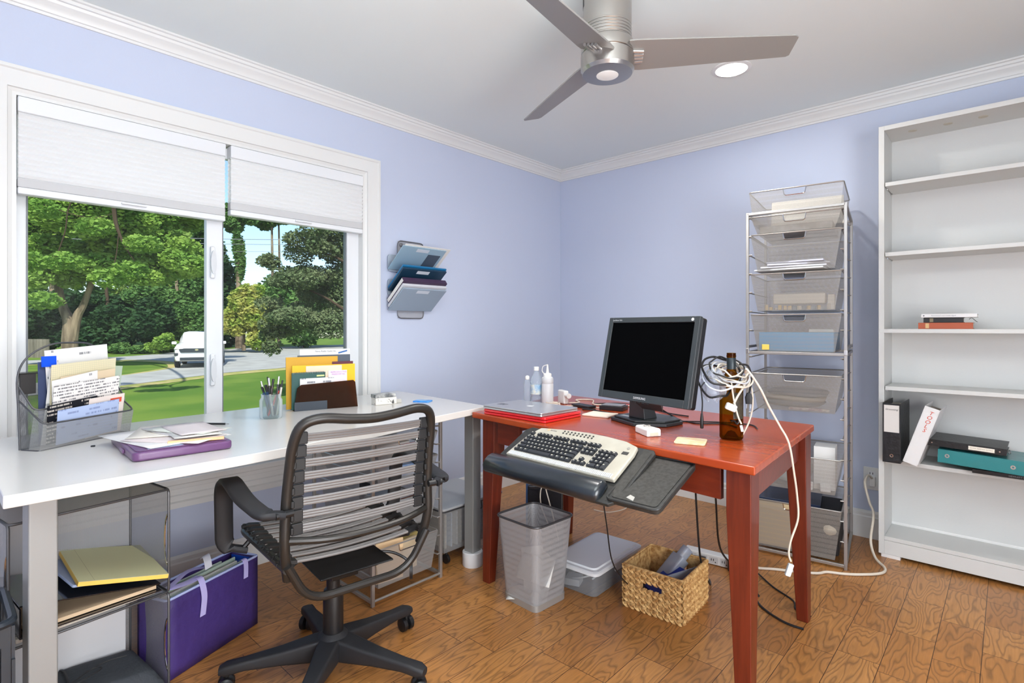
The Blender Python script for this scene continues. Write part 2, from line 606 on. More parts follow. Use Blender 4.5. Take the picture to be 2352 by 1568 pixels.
shade(-2.566, -1.852, 2.029, 1.70, 'white pleated shade half lowered over the right window pane beside blue wall')

# outlet on back wall
ol = thing('wall_outlet', 'white wall outlet with a plug in it between bookcase and drawer tower', 'outlet', (2.165, -.001, .33))
B().bx(-.038, .038, -.006, 0, -.062, .062).out('cover_plate', TRIM, ol, bev=.003)
for zz in (.028, -.028):
    rc = B().prism(rr(.034, .028, .006), 0, .003, T(0, -.006, zz, 90)).out('receptacle', WHITE, ol)
    B().bx(-.008, -.005, -.0098, -.009, zz - .004, zz + .007).bx(.005, .008, -.0098, -.009, zz - .004, zz + .007).out('slot', BLACK, rc, ang=0)

# recessed ceiling light (lit)
cl = thing('ceiling_light', 'small round lit recessed light in the white ceiling behind a fan blade', 'ceiling light', (1.717, -.853, H))
B().lathe([(.075, 0), (.092, 0), (.092, -.004), (.075, -.008)], 40, cap=False).out('trim_ring', WHITE, cl)
B().lathe([(.074, -.002), (.074, -.006)], 40).out('lens', mat('lit_lens', (255, 250, 240), .5, emit=((1, .96, .88), 9)), cl)

# ceiling fan
FX, FY = 1.64, -1.85
fan = thing('ceiling_fan', 'brushed nickel three-blade ceiling fan with round light in its hub', 'ceiling fan', (FX, FY, H))
B().lathe([(.085, 0), (.085, -.03), (.088, -.05), (.088, -.23), (.086, -.232)], 48).out('motor_housing', STEEL, fan, ang=25)
rg = B()
for i in range(5):
    rg.lathe([(.087, -.175 - i * .011), (.0895, -.178 - i * .011), (.0895, -.182 - i * .011), (.087, -.185 - i * .011)], 48, cap=False)
rg.out('housing_ring', STEEL, fan, ang=25)
for a0 in (200, 320, 80):
    v = B()
    for i in range(5):
        a = R(a0 + i * 7)
        v.box((0, 0, 0), (.0025, .007, .035), Matrix.Translation((.0875 * math.cos(a), .0875 * math.sin(a), -.085)) @ Matrix.Rotation(a, 4, 'Z'))
    v.out('cooling_vent', BLACK, fan, ang=0)
B().lathe([(.078, -.232), (.094, -.236), (.096, -.242), (.096, -.274), (.094, -.276)], 48).out('blade_hub', STEEL, fan, ang=25)
hb = B().lathe([(.092, -.276), (.092, -.279), (.097, -.281), (.097, -.335), (.090, -.347), (.045, -.350)], 48).out('light_kit', STEEL, fan, ang=25)
B().lathe([(.040, -.3505), (.040, -.3515), (.034, -.354), (0, -.356)], 36).out('fan_lamp_lens', mat('fan_lens', (215, 215, 215), .4, emit=((1, .98, .95), .25)), hb)
BLD = mat('blade_silver', (158, 156, 152), .42, .35)
for a in (36, 156, 276):
    M = Matrix.Rotation(R(a), 4, 'Z') @ Matrix.Translation((0, 0, -.281)) @ Matrix.Rotation(R(-17), 4, 'X')
    pl = [(.075, -.070), (.10, -.072), (.640, -.050), (.652, -.040), (.648, .040), (.638, .047), (.12, .072), (.075, .068)]
    bl = B().prism(pl, -.003, .003, M).out('fan_blade', BLD, fan, bev=.001, ang=20)
    fc = B()
    for i in range(4):
        fc.rod((.088, -.026 + i * .017, -.008), (.128, -.022 + i * .015, -.008), .0062, 8, M)
    fc.out('blade_clamp', SILVER, bl)

# ------------------------------------------------------------ white adjustable desk
DZ = .785
WT = mat('white_laminate', (216, 213, 208), .22, spec=.5, coat=.1)
wd = thing('white_desk', 'long white desk on grey square legs running under the window', 'desk', (.5, -2.6, 0))
def off(p, dx=.5, dy=-2.6):
    return [(x - dx, y - dy) for x, y in p]
front = cr([(1.066, -3.43, 0), (1.058, -2.90, 0), (1.000, -2.45, 0), (.926, -2.072, 0), (.871, -1.706, 0)], 5)
poly = [(p[0], p[1]) for p in front] + [(.030, -1.630), (.185, -3.43)]
B().prism(off(poly), DZ - .030, DZ).out('desktop', WT, wd, bev=.003)
LEGM = mat('grey_leg_paint', (148, 148, 146), .4, .25)
def wleg(x, y, s, ry=4, riser=True):
    M = T(x - .5, y + 2.6, 0, 0, 0, ry)
    l = B().bx(-s / 2, s / 2, -s / 2, s / 2, .055 if riser else 0, DZ - .031, M).out('leg', LEGM, wd, bev=.004)
    if riser:
        B().lathe([(.048, 0), (.050, .004), (.050, .066), (.047, .07)], 28, (x - .5, y + 2.6, 0)).out('white_riser_foot', WHITE, l)
wleg(.785, -1.725, .058, 4)
wleg(.990, -3.358, .056, 6, False)
wleg(.115, -1.745, .058, 4)
wleg(.255, -3.34, .058, 4)
B().bx(-.44, .26, .80, .83, DZ - .062, DZ - .0305).out('under_rail', LEGM, wd, bev=.003)
B().bx(-.24, .44, -.74, -.71, DZ - .062, DZ - .0305).out('under_rail', LEGM, wd, bev=.003)
B().prism(rr(.012, .03, .006), 0, .0008, T(.573 - .5, -3.185 + 2.6, DZ, 0, 0, 80)).out('cable_slot', SOFTBLACK, wd)

# ------------------------------------------------------------ cherry desk
RZ = .775
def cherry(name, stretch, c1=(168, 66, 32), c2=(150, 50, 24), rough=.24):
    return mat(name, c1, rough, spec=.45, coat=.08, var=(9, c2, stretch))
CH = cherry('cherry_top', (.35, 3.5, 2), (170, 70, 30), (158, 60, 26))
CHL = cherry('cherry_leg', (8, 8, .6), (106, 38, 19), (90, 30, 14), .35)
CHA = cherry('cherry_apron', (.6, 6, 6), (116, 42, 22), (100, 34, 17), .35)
# corners (.905,-1.838) (2.205,-1.985) (2.158,-1.115) (.82,-1.03)
rd = thing('cherry_wood_desk', 'reddish cherry wood desk with tapered legs holding the monitor', 'desk', (1.54, -1.50, 0))
def rel(x, y):
    return (x - 1.54, y + 1.50)
CRN = [(.905, -1.842), (2.205, -1.980), (2.151, -1.135), (.825, -1.03)]
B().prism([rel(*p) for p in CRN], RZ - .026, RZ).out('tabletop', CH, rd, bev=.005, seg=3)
LG = [(.985, -1.780, -1, -1), (2.145, -1.905, 1, -1), (2.108, -1.19, 1, 1), (.90, -1.10, -1, 1)]
for x, y, sx, sy in LG:
    cx, cy = rel(x, y)
    def ring(z, w):
        ax, ay = cx + sx * .036, cy + sy * .036
        return [(ax, ay, z), (ax - sx * w, ay, z), (ax - sx * w, ay - sy * w, z), (ax, ay - sy * w, z)]
    rs = [ring(0, .042), ring(.62, .072), ring(RZ - .0265, .072)]
    if sx * sy < 0:
        rs = [r[::-1] for r in rs]
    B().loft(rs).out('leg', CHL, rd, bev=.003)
def apron(name, p, q, inset, a, b):
    p, q = Vector((*rel(*p), 0)), Vector((*rel(*q), 0))
    d = (q - p).normalized()
    n = Vector((-d.y, d.x, 0))
    L_ = (q - p).length
    p0, p1 = p + d * (L_ * a) + n * inset, p + d * (L_ * b) + n * inset
    pts = [(p0.x, p0.y), (p1.x, p1.y), (p1.x + n.x * .02, p1.y + n.y * .02), (p0.x + n.x * .02, p0.y + n.y * .02)]
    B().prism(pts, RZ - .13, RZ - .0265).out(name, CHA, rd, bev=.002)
apron('front_apron', CRN[0], CRN[1], .045, .10, .21)
apron('front_apron', CRN[0], CRN[1], .045, .78, .905)
apron('side_apron', CRN[1], CRN[2], .036, .13, .88)
apron('rear_apron', CRN[2], CRN[3], .045, .08, .92)
apron('side_apron', CRN[3], CRN[0], .036, .13, .88)

# ------------------------------------------------------------ outdoors
GZ = -.69
def gmat(name, c1, c2, scale, rough=.95, c3=None):
    return mat(name, c1, rough, spec=.1, var=(scale, c2))
GRASS = mat('lawn_grass', (110, 132, 56), .95, spec=.05, var=(.55, (88, 118, 48)), )
lw = B().bx(-90, -.5, -60, 70, GZ - .3, GZ)
tag(st(lw.out('lawn', GRASS, ang=0)))
def flat(name, pts, z0, m, label=None, cat=None):
    o = B().prism(pts, z0, z0 + .004).out(name, m, ang=0)
    st(o)
    return o
ASP = mat('pale_asphalt', (176, 174, 170), .9, spec=.1, var=(1.2, (160, 158, 154)))
DRY = mat('dry_verge', (186, 168, 118), .95, spec=.05, var=(2.2, (150, 154, 84)))
near = cr([(-14.5, -7, 0), (-16.6, -2, 0), (-17.98, .71, 0), (-20.1, 3.8, 0), (-21.3, 6.4, 0), (-22, 12, 0), (-20, 30, 0)], 5)
far = cr([(-52, 40, 0), (-47, 15, 0), (-39.5, 6.2, 0), (-38, 3.8, 0), (-37.5, 0, 0), (-37, -15, 0)], 4)
inn = cr([(-33, -15, 0), (-33.5, 0, 0), (-34.2, 4.2, 0), (-31, 5.4, 0), (-27.5, 5.0, 0), (-25.4, 4.16, 0), (-22.4, 1.7, 0), (-20.6, -2, 0), (-18.5, -7, 0)], 4)
flat('driveway', [(p[0], p[1]) for p in near + far + inn], GZ + .02, ASP)
flat('driveway_verge', [(p[0] + 1.2 * k, p[1] - .4 * k) for k, L_ in ((1, near[8:]),) for p in L_] + [(p[0] - .3, p[1]) for p in near[8:]][::-1], GZ + .008, DRY)
flat('grass_island_edge', [(p[0], p[1]) for p in inn] + [(p[0] * .985 - .2 if i > 12 else p[0] + 1.2, p[1] - .6) for i, p in enumerate(inn)][::-1], GZ + .010, DRY)

def leafmat(name, c1, c2, scale=1.2, tr=.35):
    m = mat(name, c1, .7, spec=.2, var=(scale, c2))
    nt = m.node_tree
    b = nt.nodes['Principled BSDF']
    t = nt.nodes.new('ShaderNodeBsdfTranslucent')
    rp = [n for n in nt.nodes if n.type == 'VALTORGB'][0]
    nt.links.new(rp.outputs[0], t.inputs[0])
    mx = nt.nodes.new('ShaderNodeMixShader'); mx.inputs[0].default_value = tr
    nt.links.new(b.outputs[0], mx.inputs[1]); nt.links.new(t.outputs[0], mx.inputs[2])
    nt.links.new(mx.outputs[0], nt.nodes['Material Output'].inputs[0])
    return m

def leaves(name, blobs, n, size, m, parent=None, seed=1, droop=0., elong=1.6):
    """n small bent leaf sprays scattered in the outer shells of ellipsoid lobes"""
    g = np.random.default_rng(seed)
    bl = np.array(blobs, float)           # cx cy cz rx ry rz
    if len(bl) and n > 4000 and bl[:, 3].max() > .5:   # break each lobe into ragged smaller ones
        k = 9
        dd = g.normal(size=(len(bl), k, 3)); dd /= np.linalg.norm(dd, axis=2)[:, :, None]
        rad = bl[:, None, 3:]
        cc = bl[:, None, :3] + dd * rad * g.uniform(.35, .85, (len(bl), k, 1))
        rs_ = rad * g.uniform(.28, .52, (len(bl), k, 1))
        bl = np.concatenate([np.concatenate([cc, rs_], 2).reshape(-1, 6), bl * np.array([1, 1, 1, .62, .62, .62])])
    vol = (bl[:, 3] * bl[:, 4] + bl[:, 4] * bl[:, 5] + bl[:, 3] * bl[:, 5])
    idx = g.choice(len(bl), n, p=vol / vol.sum())
    d = g.normal(size=(n, 3)); d /= np.linalg.norm(d, axis=1)[:, None]
    rr_ = g.uniform(.45, 1.05, n) ** .6
    c = bl[idx, :3] + d * bl[idx, 3:] * rr_[:, None]
    c[:, 2] = np.maximum(c[:, 2], GZ + .08)
    a = g.normal(size=(n, 3)); a /= np.linalg.norm(a, axis=1)[:, None]
    a[:, 2] = a[:, 2] * .5 - droop
    b = np.cross(a, g.normal(size=(n, 3))); b /= np.linalg.norm(b, axis=1)[:, None]
    s = size * g.uniform(.6, 1.3, n)[:, None]
    a = a * s * elong; b = b * s
    k = g.normal(size=(n, 3)) * s * .25
    v = np.stack([c - a, c - a * .2 - b * .8, c + a, c + b * .8 + k], 1).reshape(-1, 3)
    me = bpy.data.meshes.new(name)
    me.vertices.add(4 * n)
    me.vertices.foreach_set('co', v.astype(np.float32).ravel())
    me.loops.add(4 * n)
    me.loops.foreach_set('vertex_index', np.arange(4 * n, dtype=np.int32))
    me.polygons.add(n)
    me.polygons.foreach_set('loop_start', np.arange(0, 4 * n, 4, dtype=np.int32))
    me.materials.append(m)
    me.update(calc_edges=True)
    me.validate()
    o = bpy.data.objects.new(name, me)
    col.objects.link(o)
    if parent: o.parent = parent
    return o

def at(px, t, z=None, py=None):
    """ground position of something at image column px and distance t along the view axis"""
    k = (px - 1176) / 1241
    th = R(42.67)
    x = 2.728 + t * (-math.sin(th) + k * math.cos(th)); y = -3.547 + t * (math.cos(th) + k * math.sin(th))
    return x, y
def zz(py, t):
    return 1.164 - (py - 752) * t / 1241

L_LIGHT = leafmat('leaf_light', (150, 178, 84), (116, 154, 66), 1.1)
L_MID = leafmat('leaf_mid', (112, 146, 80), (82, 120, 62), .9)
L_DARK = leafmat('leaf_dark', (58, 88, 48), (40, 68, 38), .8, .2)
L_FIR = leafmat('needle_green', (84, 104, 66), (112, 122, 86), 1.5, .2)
L_YEL = leafmat('leaf_yellow', (190, 186, 104), (132, 160, 64), 1.0)
BARK = mat('bark', (140, 124, 104), .95, spec=.1, bump=(12, .6), var=(4, (96, 84, 70), (1, 1, .2)))
BARKD = mat('dark_bark', (74, 62, 50), .95, spec=.1, bump=(12, .5))

def tree(name, label, px, t, blobs, n, size, m, trunk=None, seed=1, group=None, bark=None, cat='tree', droop=0):
    x, y = at(px, t)
    o = thing(name, label, cat, (x, y, GZ), 0, group)
    bb = []
    for bpx, bpy_, w, hh, dt in blobs:           # image column/row, half width and half height in pixels, depth offset
        tt = t + dt
        bx_, by_ = at(bpx, tt)
        bb.append((bx_ - x, by_ - y, zz(bpy_, tt) - GZ, w * tt / 1241, w * tt / 1241, hh * tt / 1241))
    f = leaves('foliage', bb, n, size, m, o, seed, droop)
    # leaves() clamps at ground in world units, parts are local: lift anything below the base
    if trunk:
        q = B()
        for pts, r0, r1 in trunk:
            P3 = []
            for (a, b_, dt) in pts:
                tt = t + dt
                u, v_ = at(a, tt)
                P3.append((u - x, v_ - y, max(zz(b_, tt) - GZ, -.05)))
            P3 = cr(P3, 4)
            q = B().tube(P3, [r0 + (r1 - r0) * i / (len(P3) - 1) for i in range(len(P3))], 10)
            q.out('trunk' if r0 > .12 else 'branch', bark or BARK, o)
    return o

maple = tree('maple_tree', 'big light green maple tree with a forked grey trunk outside the left pane', 165, 24,
     [(60, 520, 110, 120, 0), (200, 480, 130, 110, -2), (330, 560, 120, 90, 1), (120, 610, 90, 60, -1), (270, 610, 110, 55, 0), (380, 470, 110, 90, 2), (430, 610, 70, 50, 1), (20, 650, 60, 40, 0)],
     90000, 0.072, L_LIGHT, [([(163, 850, 0), (160, 780, 0), (158, 735, 0), (140, 690, 0), (120, 560, 0)], .36, .10), ([(166, 780, 0), (178, 725, 0), (196, 690, 0), (240, 560, 0)], .22, .08)], 3)
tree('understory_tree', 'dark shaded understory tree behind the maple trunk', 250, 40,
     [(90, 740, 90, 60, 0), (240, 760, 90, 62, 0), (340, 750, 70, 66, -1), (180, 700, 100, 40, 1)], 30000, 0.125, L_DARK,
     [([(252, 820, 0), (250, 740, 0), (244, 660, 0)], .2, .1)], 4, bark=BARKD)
tree('broadleaf_tree', 'mid green tree with low layered branches beside the driveway', 400, 42,
     [(400, 700, 70, 60, 0), (350, 680, 60, 40, 0), (440, 640, 60, 60, 1), (450, 730, 50, 60, -1), (400, 600, 80, 60, 2)], 32000, 0.118, L_MID,
     [([(412, 815, 0), (410, 740, 0), (405, 640, 0)], .22, .1)], 5)
tree('forest_tree', 'tall green forest tree far behind the maple crown', 120, 52,
     [(60, 480, 160, 150, 0), (180, 560, 120, 120, 0), (20, 640, 100, 120, 0), (110, 700, 110, 60, 2), (250, 700, 100, 60, 3)], 36000, 0.16, L_MID, [([(120, 815, 0), (120, 600, 0)], .3, .2)], 6, 'trees beyond the driveway')
tree('forest_tree', 'tall forest tree with a pale sunlit top behind the parked car', 330, 54,
     [(300, 520, 120, 110, 0), (390, 560, 90, 60, 0), (360, 640, 100, 90, 0)], 26000, 0.16, leafmat('leaf_pale', (150, 170, 90), (100, 140, 56), .7), [([(340, 815, 0), (335, 600, 0)], .3, .2)], 7, 'trees beyond the driveway')
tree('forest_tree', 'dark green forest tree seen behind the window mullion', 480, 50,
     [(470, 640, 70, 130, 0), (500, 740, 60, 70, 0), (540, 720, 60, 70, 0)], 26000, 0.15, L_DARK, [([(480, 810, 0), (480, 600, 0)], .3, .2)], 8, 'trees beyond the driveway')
tree('ivy_covered_tree', 'slim ivy-covered trunk against the sky in the right pane', 548, 45,
     [(548, 590, 13, 80, 0), (530, 500, 40, 30, 0), (570, 495, 26, 20, 0)], 7500, 0.125, L_MID, [([(548, 800, 0), (548, 640, 0), (546, 480, 0)], .28, .12)], 9)
tree('bare_trunk_tree', 'thin tall tree with two bare stems against the blue sky', 628, 48,
     [(610, 510, 34, 22, 0), (650, 500, 40, 24, 0), (470, 520, 30, 24, 0)], 4600, 0.125, L_MID, [([(626, 800, 0), (626, 640, 0), (624, 500, 0)], .16, .08), ([(640, 800, 0), (642, 640, 0), (640, 500, 0)], .13, .07)], 10)
tree('flowering_shrub_tree', 'yellow-tinged bushy tree in the middle of the right pane', 560, 40,
     [(560, 690, 50, 46, 0), (540, 740, 50, 40, 0), (590, 740, 50, 50, 0)], 15000, 0.11, L_YEL, [([(560, 805, 0), (560, 720, 0)], .14, .08)], 11)
tree('hedge_tree', 'dense green trees low on the right beyond the conifer', 700, 50,
     [(600, 700, 60, 80, 0), (700, 690, 110, 110, 0), (820, 680, 110, 120, 0)], 26000, 0.145, L_MID, [([(700, 810, 0), (700, 640, 0)], .2, .1)], 12)
tree('cedar_tree', 'dark drooping cedar filling the right side of the right pane', 770, 14,
     [(700, 560, 80, 50, 0), (790, 540, 110, 80, 1), (690, 640, 90, 46, 0), (790, 660, 110, 70, 1), (650, 720, 60, 34, 0), (740, 740, 100, 40, 0), (620, 800, 22, 30, -.5), (640, 760, 46, 30, 0), (840, 740, 60, 60, 0), (620, 600, 30, 30, 0)],
     60000, 0.028, L_FIR, [([(860, 900, 0), (850, 700, 0), (840, 400, 0)], .2, .1), ([(850, 760, 0), (760, 690, 0), (650, 640, 0)], .05, .015), ([(850, 640, 0), (770, 590, 0), (660, 560, 0)], .05, .015)], 13, bark=BARKD, droop=.3)
tree('roadside_bush', 'small bright green bush at the road edge left of the car', 375, 37,
     [(375, 790, 26, 22, 0), (352, 800, 18, 14, 0)], 4500, 0.08, L_LIGHT, None, 14, cat='bush')
tree('roadside_bush', 'low dark bush at the road edge under the maple', 290, 38,
     [(270, 800, 30, 16, 0), (315, 805, 24, 14, 0)], 4500, 0.08, L_MID, None, 15, cat='bush')

# the maple's long bough reaching toward the house, with twigs and leaf sprays
bx0, by0 = at(165, 24)
def bp_(px, py, t=13):
    u, v_ = at(px, t); return (u - bx0, v_ - by0, zz(py, t) - GZ)
pth = cr([bp_(140, 470, 23), bp_(200, 330, 18), bp_(250, 300), bp_(262, 480), bp_(272, 530), bp_(290, 570), (bp_(310, 600))], 4)
B().tube(pth, [.09 - .08 * i / (len(pth) - 1) for i in range(len(pth))], 6).out('branch', BARKD, maple)
for q_, r_ in (([bp_(272, 540), bp_(268, 580), bp_(262, 610)], .012), ([bp_(250, 330), bp_(165, 460), bp_(150, 530), bp_(130, 590)], .014), ([bp_(100, 470), bp_(200, 500), bp_(262, 490)], .010)):
    B().tube(cr(q_, 4), r_, 5).out('branch', BARKD, maple)
bbs = [(*bp_(a, b_), .40, .40, .22) for a, b_ in ((100, 480), (150, 600), (220, 520), (300, 620), (250, 640), (100, 690), (330, 560), (70, 600))]
leaves('foliage', bbs, 3400, .045, L_LIGHT, maple, 21)

# fence at far left
fe = thing('wooden_fence', 'weathered grey board fence at the far left of the yard', 'fence', (*at(100, 33), GZ), 25)
WOOD = mat('weathered_wood', (132, 124, 112), .9, spec=.1, var=(3, (104, 98, 88), (1, 1, .1)))
for i in range(14):
    B().bx(-3.4 + i * .28, -3.4 + i * .28 + .26, -.015, .015, 0, 1.15).out('fence_board', WOOD, fe, ang=0)
B().bx(-3.4, .5, .016, .06, .85, .95).out('fence_rail', WOOD, fe, ang=0)
# power lines
for k, (a, b_, r_) in enumerate(((529, 549, .022), (541, 560, .018), (566, 572, .012))):
    p, q = at(-200, 30), at(1000, 46)
    z0 = zz(a - 12, 30); z1 = zz(b_ - 6, 46)
    m_ = B().tube([(p[0] + (q[0] - p[0]) * i / 12, p[1] + (q[1] - p[1]) * i / 12, z0 + (z1 - z0) * i / 12 - .5 * math.sin(math.pi * i / 12)) for i in range(13)], r_, 5)
    tag(m_.out('power_line', METAL), ['highest pale power line crossing the trees outside', 'middle power line crossing the trees outside', 'lowest thin power line crossing the trees outside'][k], 'power line', 'power lines outside')

# parked car
CARP = mat('white_car_paint', (238, 238, 238), .2, coat=.6)
DARKG = mat('dark_grille', (44, 50, 56), .4)
car = thing('parked_car', 'white compact sport utility car parked on the curved driveway', 'car', (*at(452, 24.4), GZ + .02), 160)
# local +y is forward?  we use +x backwards: front at x = 0, body towards -x, width along y
car.rotation_euler = (0, 0, R(-22))
secs = [(0.0, .70, .42, .62, .0), (-.06, .84, .34, .86, .0), (-.25, .90, .30, .98, .0), (-.9, .925, .28, 1.05, .0), (-1.15, .93, .28, 1.10, .0), (-3.9, .93, .28, 1.12, 0), (-4.3, .90, .34, 1.05, 0), (-4.4, .80, .5, .95, 0)]
def sec(x, w, z0, z1):
    r_ = .13
    pts = rr(w * 2, z1 - z0, r_, 4, 0, (z0 + z1) / 2)
    return [(x, a, b_) for a, b_ in pts]
B().loft([sec(x, w, a, b_) for x, w, a, b_, _ in secs]).out('car_body', CARP, car, ang=40)
def cab(x, w0, z0):
    return [(x, y, z) for y, z in ((-w0, 1.0), (w0, 1.0), (w0 * .97, z0 - .25), (w0 * .84, z0 - .05), (w0 * .6, z0), (-w0 * .6, z0), (-w0 * .84, z0 - .05), (-w0 * .97, z0 - .25))]
B().loft([cab(-1.0, .82, 1.12), cab(-1.75, .84, 1.60), cab(-2.1, .84, 1.66), cab(-3.6, .82, 1.64), cab(-4.25, .78, 1.1)]).out('cabin', CARP, car, ang=40)
GLS = mat('windshield_glass', (214, 220, 224), .12, coat=.5)
B().add([(-1.06, -.70, 1.14), (-1.06, .70, 1.14), (-1.73, .62, 1.58), (-1.73, -.62, 1.58), (-1.03, -.70, 1.16), (-1.03, .70, 1.16), (-1.70, .62, 1.60), (-1.70, -.62, 1.60)],
        [(0, 1, 2, 3), (7, 6, 5, 4), (0, 4, 5, 1), (1, 5, 6, 2), (2, 6, 7, 3), (3, 7, 4, 0)]).out('windshield', GLS, car, ang=0)
B().prism([(-.62, .72), (.62, .72), (.70, .86), (.5, .90), (-.5, .90), (-.70, .86)], 0, .05, Matrix(((0, 0, 1, 0), (1, 0, 0, 0), (0, 1, 0, 0), (0, 0, 0, 1)))).out('grille', DARKG, car, ang=0)
B().bx(-.05, .03, -.66, .66, .36, .50).out('lower_intake', DARKG, car, bev=.02)
for s in (-1, 1):
    B().box((-.06, s * .80, .64), (.14, .16, .13)).out('headlight', DARKG, car, bev=.03)
    B().box((-.10, s * .76, .88), (.12, .26, .035)).out('running_light', CHROME, car, bev=.01)
    B().box((-1.25, s * 1.02, 1.12), (.12, .20, .14)).out('mirror', CARP, car, bev=.04)
    for x in (-.85, -3.55):
        wh = B().lathe([(.30, -.10), (.34, -.08), (.34, .08), (.30, .10)], 28, (0, 0, 0), T(x, s * .84, .335, 90)).out('wheel', mat('tire', (40, 40, 42), .8), car)
        B().lathe([(.2, -.105), (.22, .105)], 20, (0, 0, 0), T(x, s * .84, .335, 90)).out('rim', METAL, wh)
em = B().prism([(.07 * math.cos(t), .042 * math.sin(t)) for t in np.linspace(0, 2 * math.pi, 20)[:-1]], 0, .01, T(.056, 0, .83, 90, 0, 90)).out('emblem', CHROME, car)

# ------------------------------------------------------------ office chair
FR = mat('bronze_black_tube', (44, 41, 38), .38, .3, spec=.6)
CORD = mat('silver_bungee', (128, 124, 122), .45, .1)
CLIP = mat('black_clip', (26, 26, 27), .5)
ch = thing('office_chair', 'black swivel chair with grey bungee cord seat and back at the white desk', 'office chair', (1.05, -2.616, 0), 82.5)
# five-star base
for k in range(5):
    a = R(24 + 72 * k - 82.5)
    M = Matrix.Rotation(a, 4, 'Z')
    rings = []
    for x, w, z0, z1 in ((.02, .036, .06, .135), (.07, .034, .062, .128), (.16, .027, .066, .112), (.27, .021, .066, .098), (.325, .023, .060, .092), (.345, .016, .062, .084)):
        rings.append([(x, y, z) for y, z in rr(w * 2, z1 - z0, .010, 3, 0, (z0 + z1) / 2)])
    B().loft(rings, True, M).out('base_arm', SOFTBLACK, ch, ang=45)
    cx = .325
    c = B()
    Mc = M @ Matrix.Translation((cx, 0, 0)) @ Matrix.Rotation(R(35 + 50 * k), 4, 'Z')
    for s in (-1, 1):
        c.lathe([(.018, -.010), (.025, -.008), (.0255, .006), (.020, .011)], 24, (0, 0, 0), Mc @ T(0, s * .014, .0256, 90))
    c.bx(-.006, .006, -.018, .018, .03, .05, Mc)
    c.rod((0, 0, .04), (0, 0, .066), .008, 8, Mc)
    c.out('caster', BLACK, ch)
B().lathe([(.030, .052), (.050, .06), (.056, .09), (.050, .13), (.034, .145)], 32).out('base_hub', SOFTBLACK, ch)
B().lathe([(.029, .12), (.033, .15), (.033, .27), (.030, .285), (.022, .29), (.022, .40)], 28).out('gas_lift', BLACK, ch)
# mechanism plate
pl = B().bx(-.085, .085, -.165, .085, .395, .415)
pl.bx(-.118, .118, -.205, .10, .415, .421).bx(-.045, .045, -.10, .06, .355, .396)
pl.out('tilt_mechanism', mat('black_plate', (24, 24, 25), .35, .2), ch, bev=.003)
lv = B().tube(cr([(.08, -.06, .40), (.16, -.09, .395), (.205, -.12, .37), (.22, -.13, .345)], 5), .005, 8)
lv.lathe([(.004, -.006), (.018, -.005), (.018, .005), (.004, .006)], 20, (0, 0, 0), T(.222, -.132, .325, 90, 0, 60) @ Matrix.Scale(1.5, 4, (0, 1, 0)))
lv.out('tilt_lever', BLACK, ch)
# seat rails: closed loop tube
B().tube(fil([(-.222, -.232, .488), (-.232, .19, .478), (-.215, .245, .468), (.215, .245, .468), (.232, .19, .478), (.222, -.232, .488)], .05, 5), .0115, 10).out('seat_frame', FR, ch)
# under loop from the back frame down and under the mechanism
B().tube(fil([(-.222, -.235, .50), (-.16, -.22, .378), (.16, -.22, .378), (.222, -.235, .50)], .07, 6), .012, 10).out('under_brace', FR, ch)
B().tube(fil([(-.19, -.17, .475), (-.08, .04, .408), (.08, .04, .408), (.19, -.17, .475)], .05, 5), .009, 10).out('under_brace', FR, ch)
# back frame
def bk(x, z):           # point on the reclined, slightly hollow back surface
    v = (z - .50) / .40
    return (x, -.228 - .055 * v - .022 * (1 - (x / .235) ** 2) + .02 * math.sin(v * 3), z)
side = [(-.226, .47), (-.228, .55), (-.226, .66), (-.222, .76), (-.218, .84)]
pts = [bk(*p) for p in side] + [bk(-.20, .895), bk(-.15, .912), bk(-.07, .903), bk(0, .898), bk(.07, .903), bk(.15, .912), bk(.20, .895)] + [bk(-x, z) for x, z in side[::-1]]
pts[0] = (-.212, -.205, .452); pts[-1] = (.212, -.205, .452)
B().tube(cr(pts, 5), .0145, 12).out('back_frame', FR, ch)
B().tube(cr([bk(-.226, .570), (-.12, -.262, .560), (0, -.268, .556), (.12, -.262, .560), bk(.226, .570)], 5), .0105, 10).out('lower_crossbar', FR, ch)
# back cords: six wide bands of four strands with black clips
for k in range(8):
    z = .596 + k * .0375
    if k < 8:
        q = B()
        for j in (-1, 0, 1):
            zz_ = z + j * .0078
            w = .178
            q.tube([(x, bk(x, zz_)[1] + .012, zz_) for x in np.linspace(-w, w, 9)], .0042, 6)
        q.out('back_cord', CORD, ch)
        for s in (-1, 1):
            c0 = bk(s * .195, z)
            c1 = B().box((s * .194, c0[1] + .010, z), (.032, .013, .034))
            c1.box((s * .211, c0[1] + .004, z), (.010, .022, .020))
            c1.out('cord_clip', CLIP, ch, bev=.003)
for k in range(9):
    y = -.175 + k * .047
    q = B()
    for j in (-1, 0, 1):
        q.tube([(x, y + j * .0085, .487 - .010 * (1 - (x / .19) ** 2)) for x in np.linspace(-.182, .182, 7)], .0044, 6)
    q.out('seat_cord', CORD, ch)
    for s in (-1, 1):
        c1 = B().loft([[(s * .180, y - .013, .481), (s * .180, y + .013, .481), (s * .180, y + .013, .491), (s * .180, y - .013, .491)],
                       [(s * .212, y - .011, .488), (s * .212, y + .011, .488), (s * .212, y + .011, .497), (s * .212, y - .011, .497)],
                       [(s * .236, y - .007, .486), (s * .236, y + .007, .486), (s * .236, y + .007, .494), (s * .236, y - .007, .494)]])
        c1.rod((s * .229, y, .493), (s * .229, y, .499), .005, 10)
        c1.out('cord_clip', CLIP, ch)
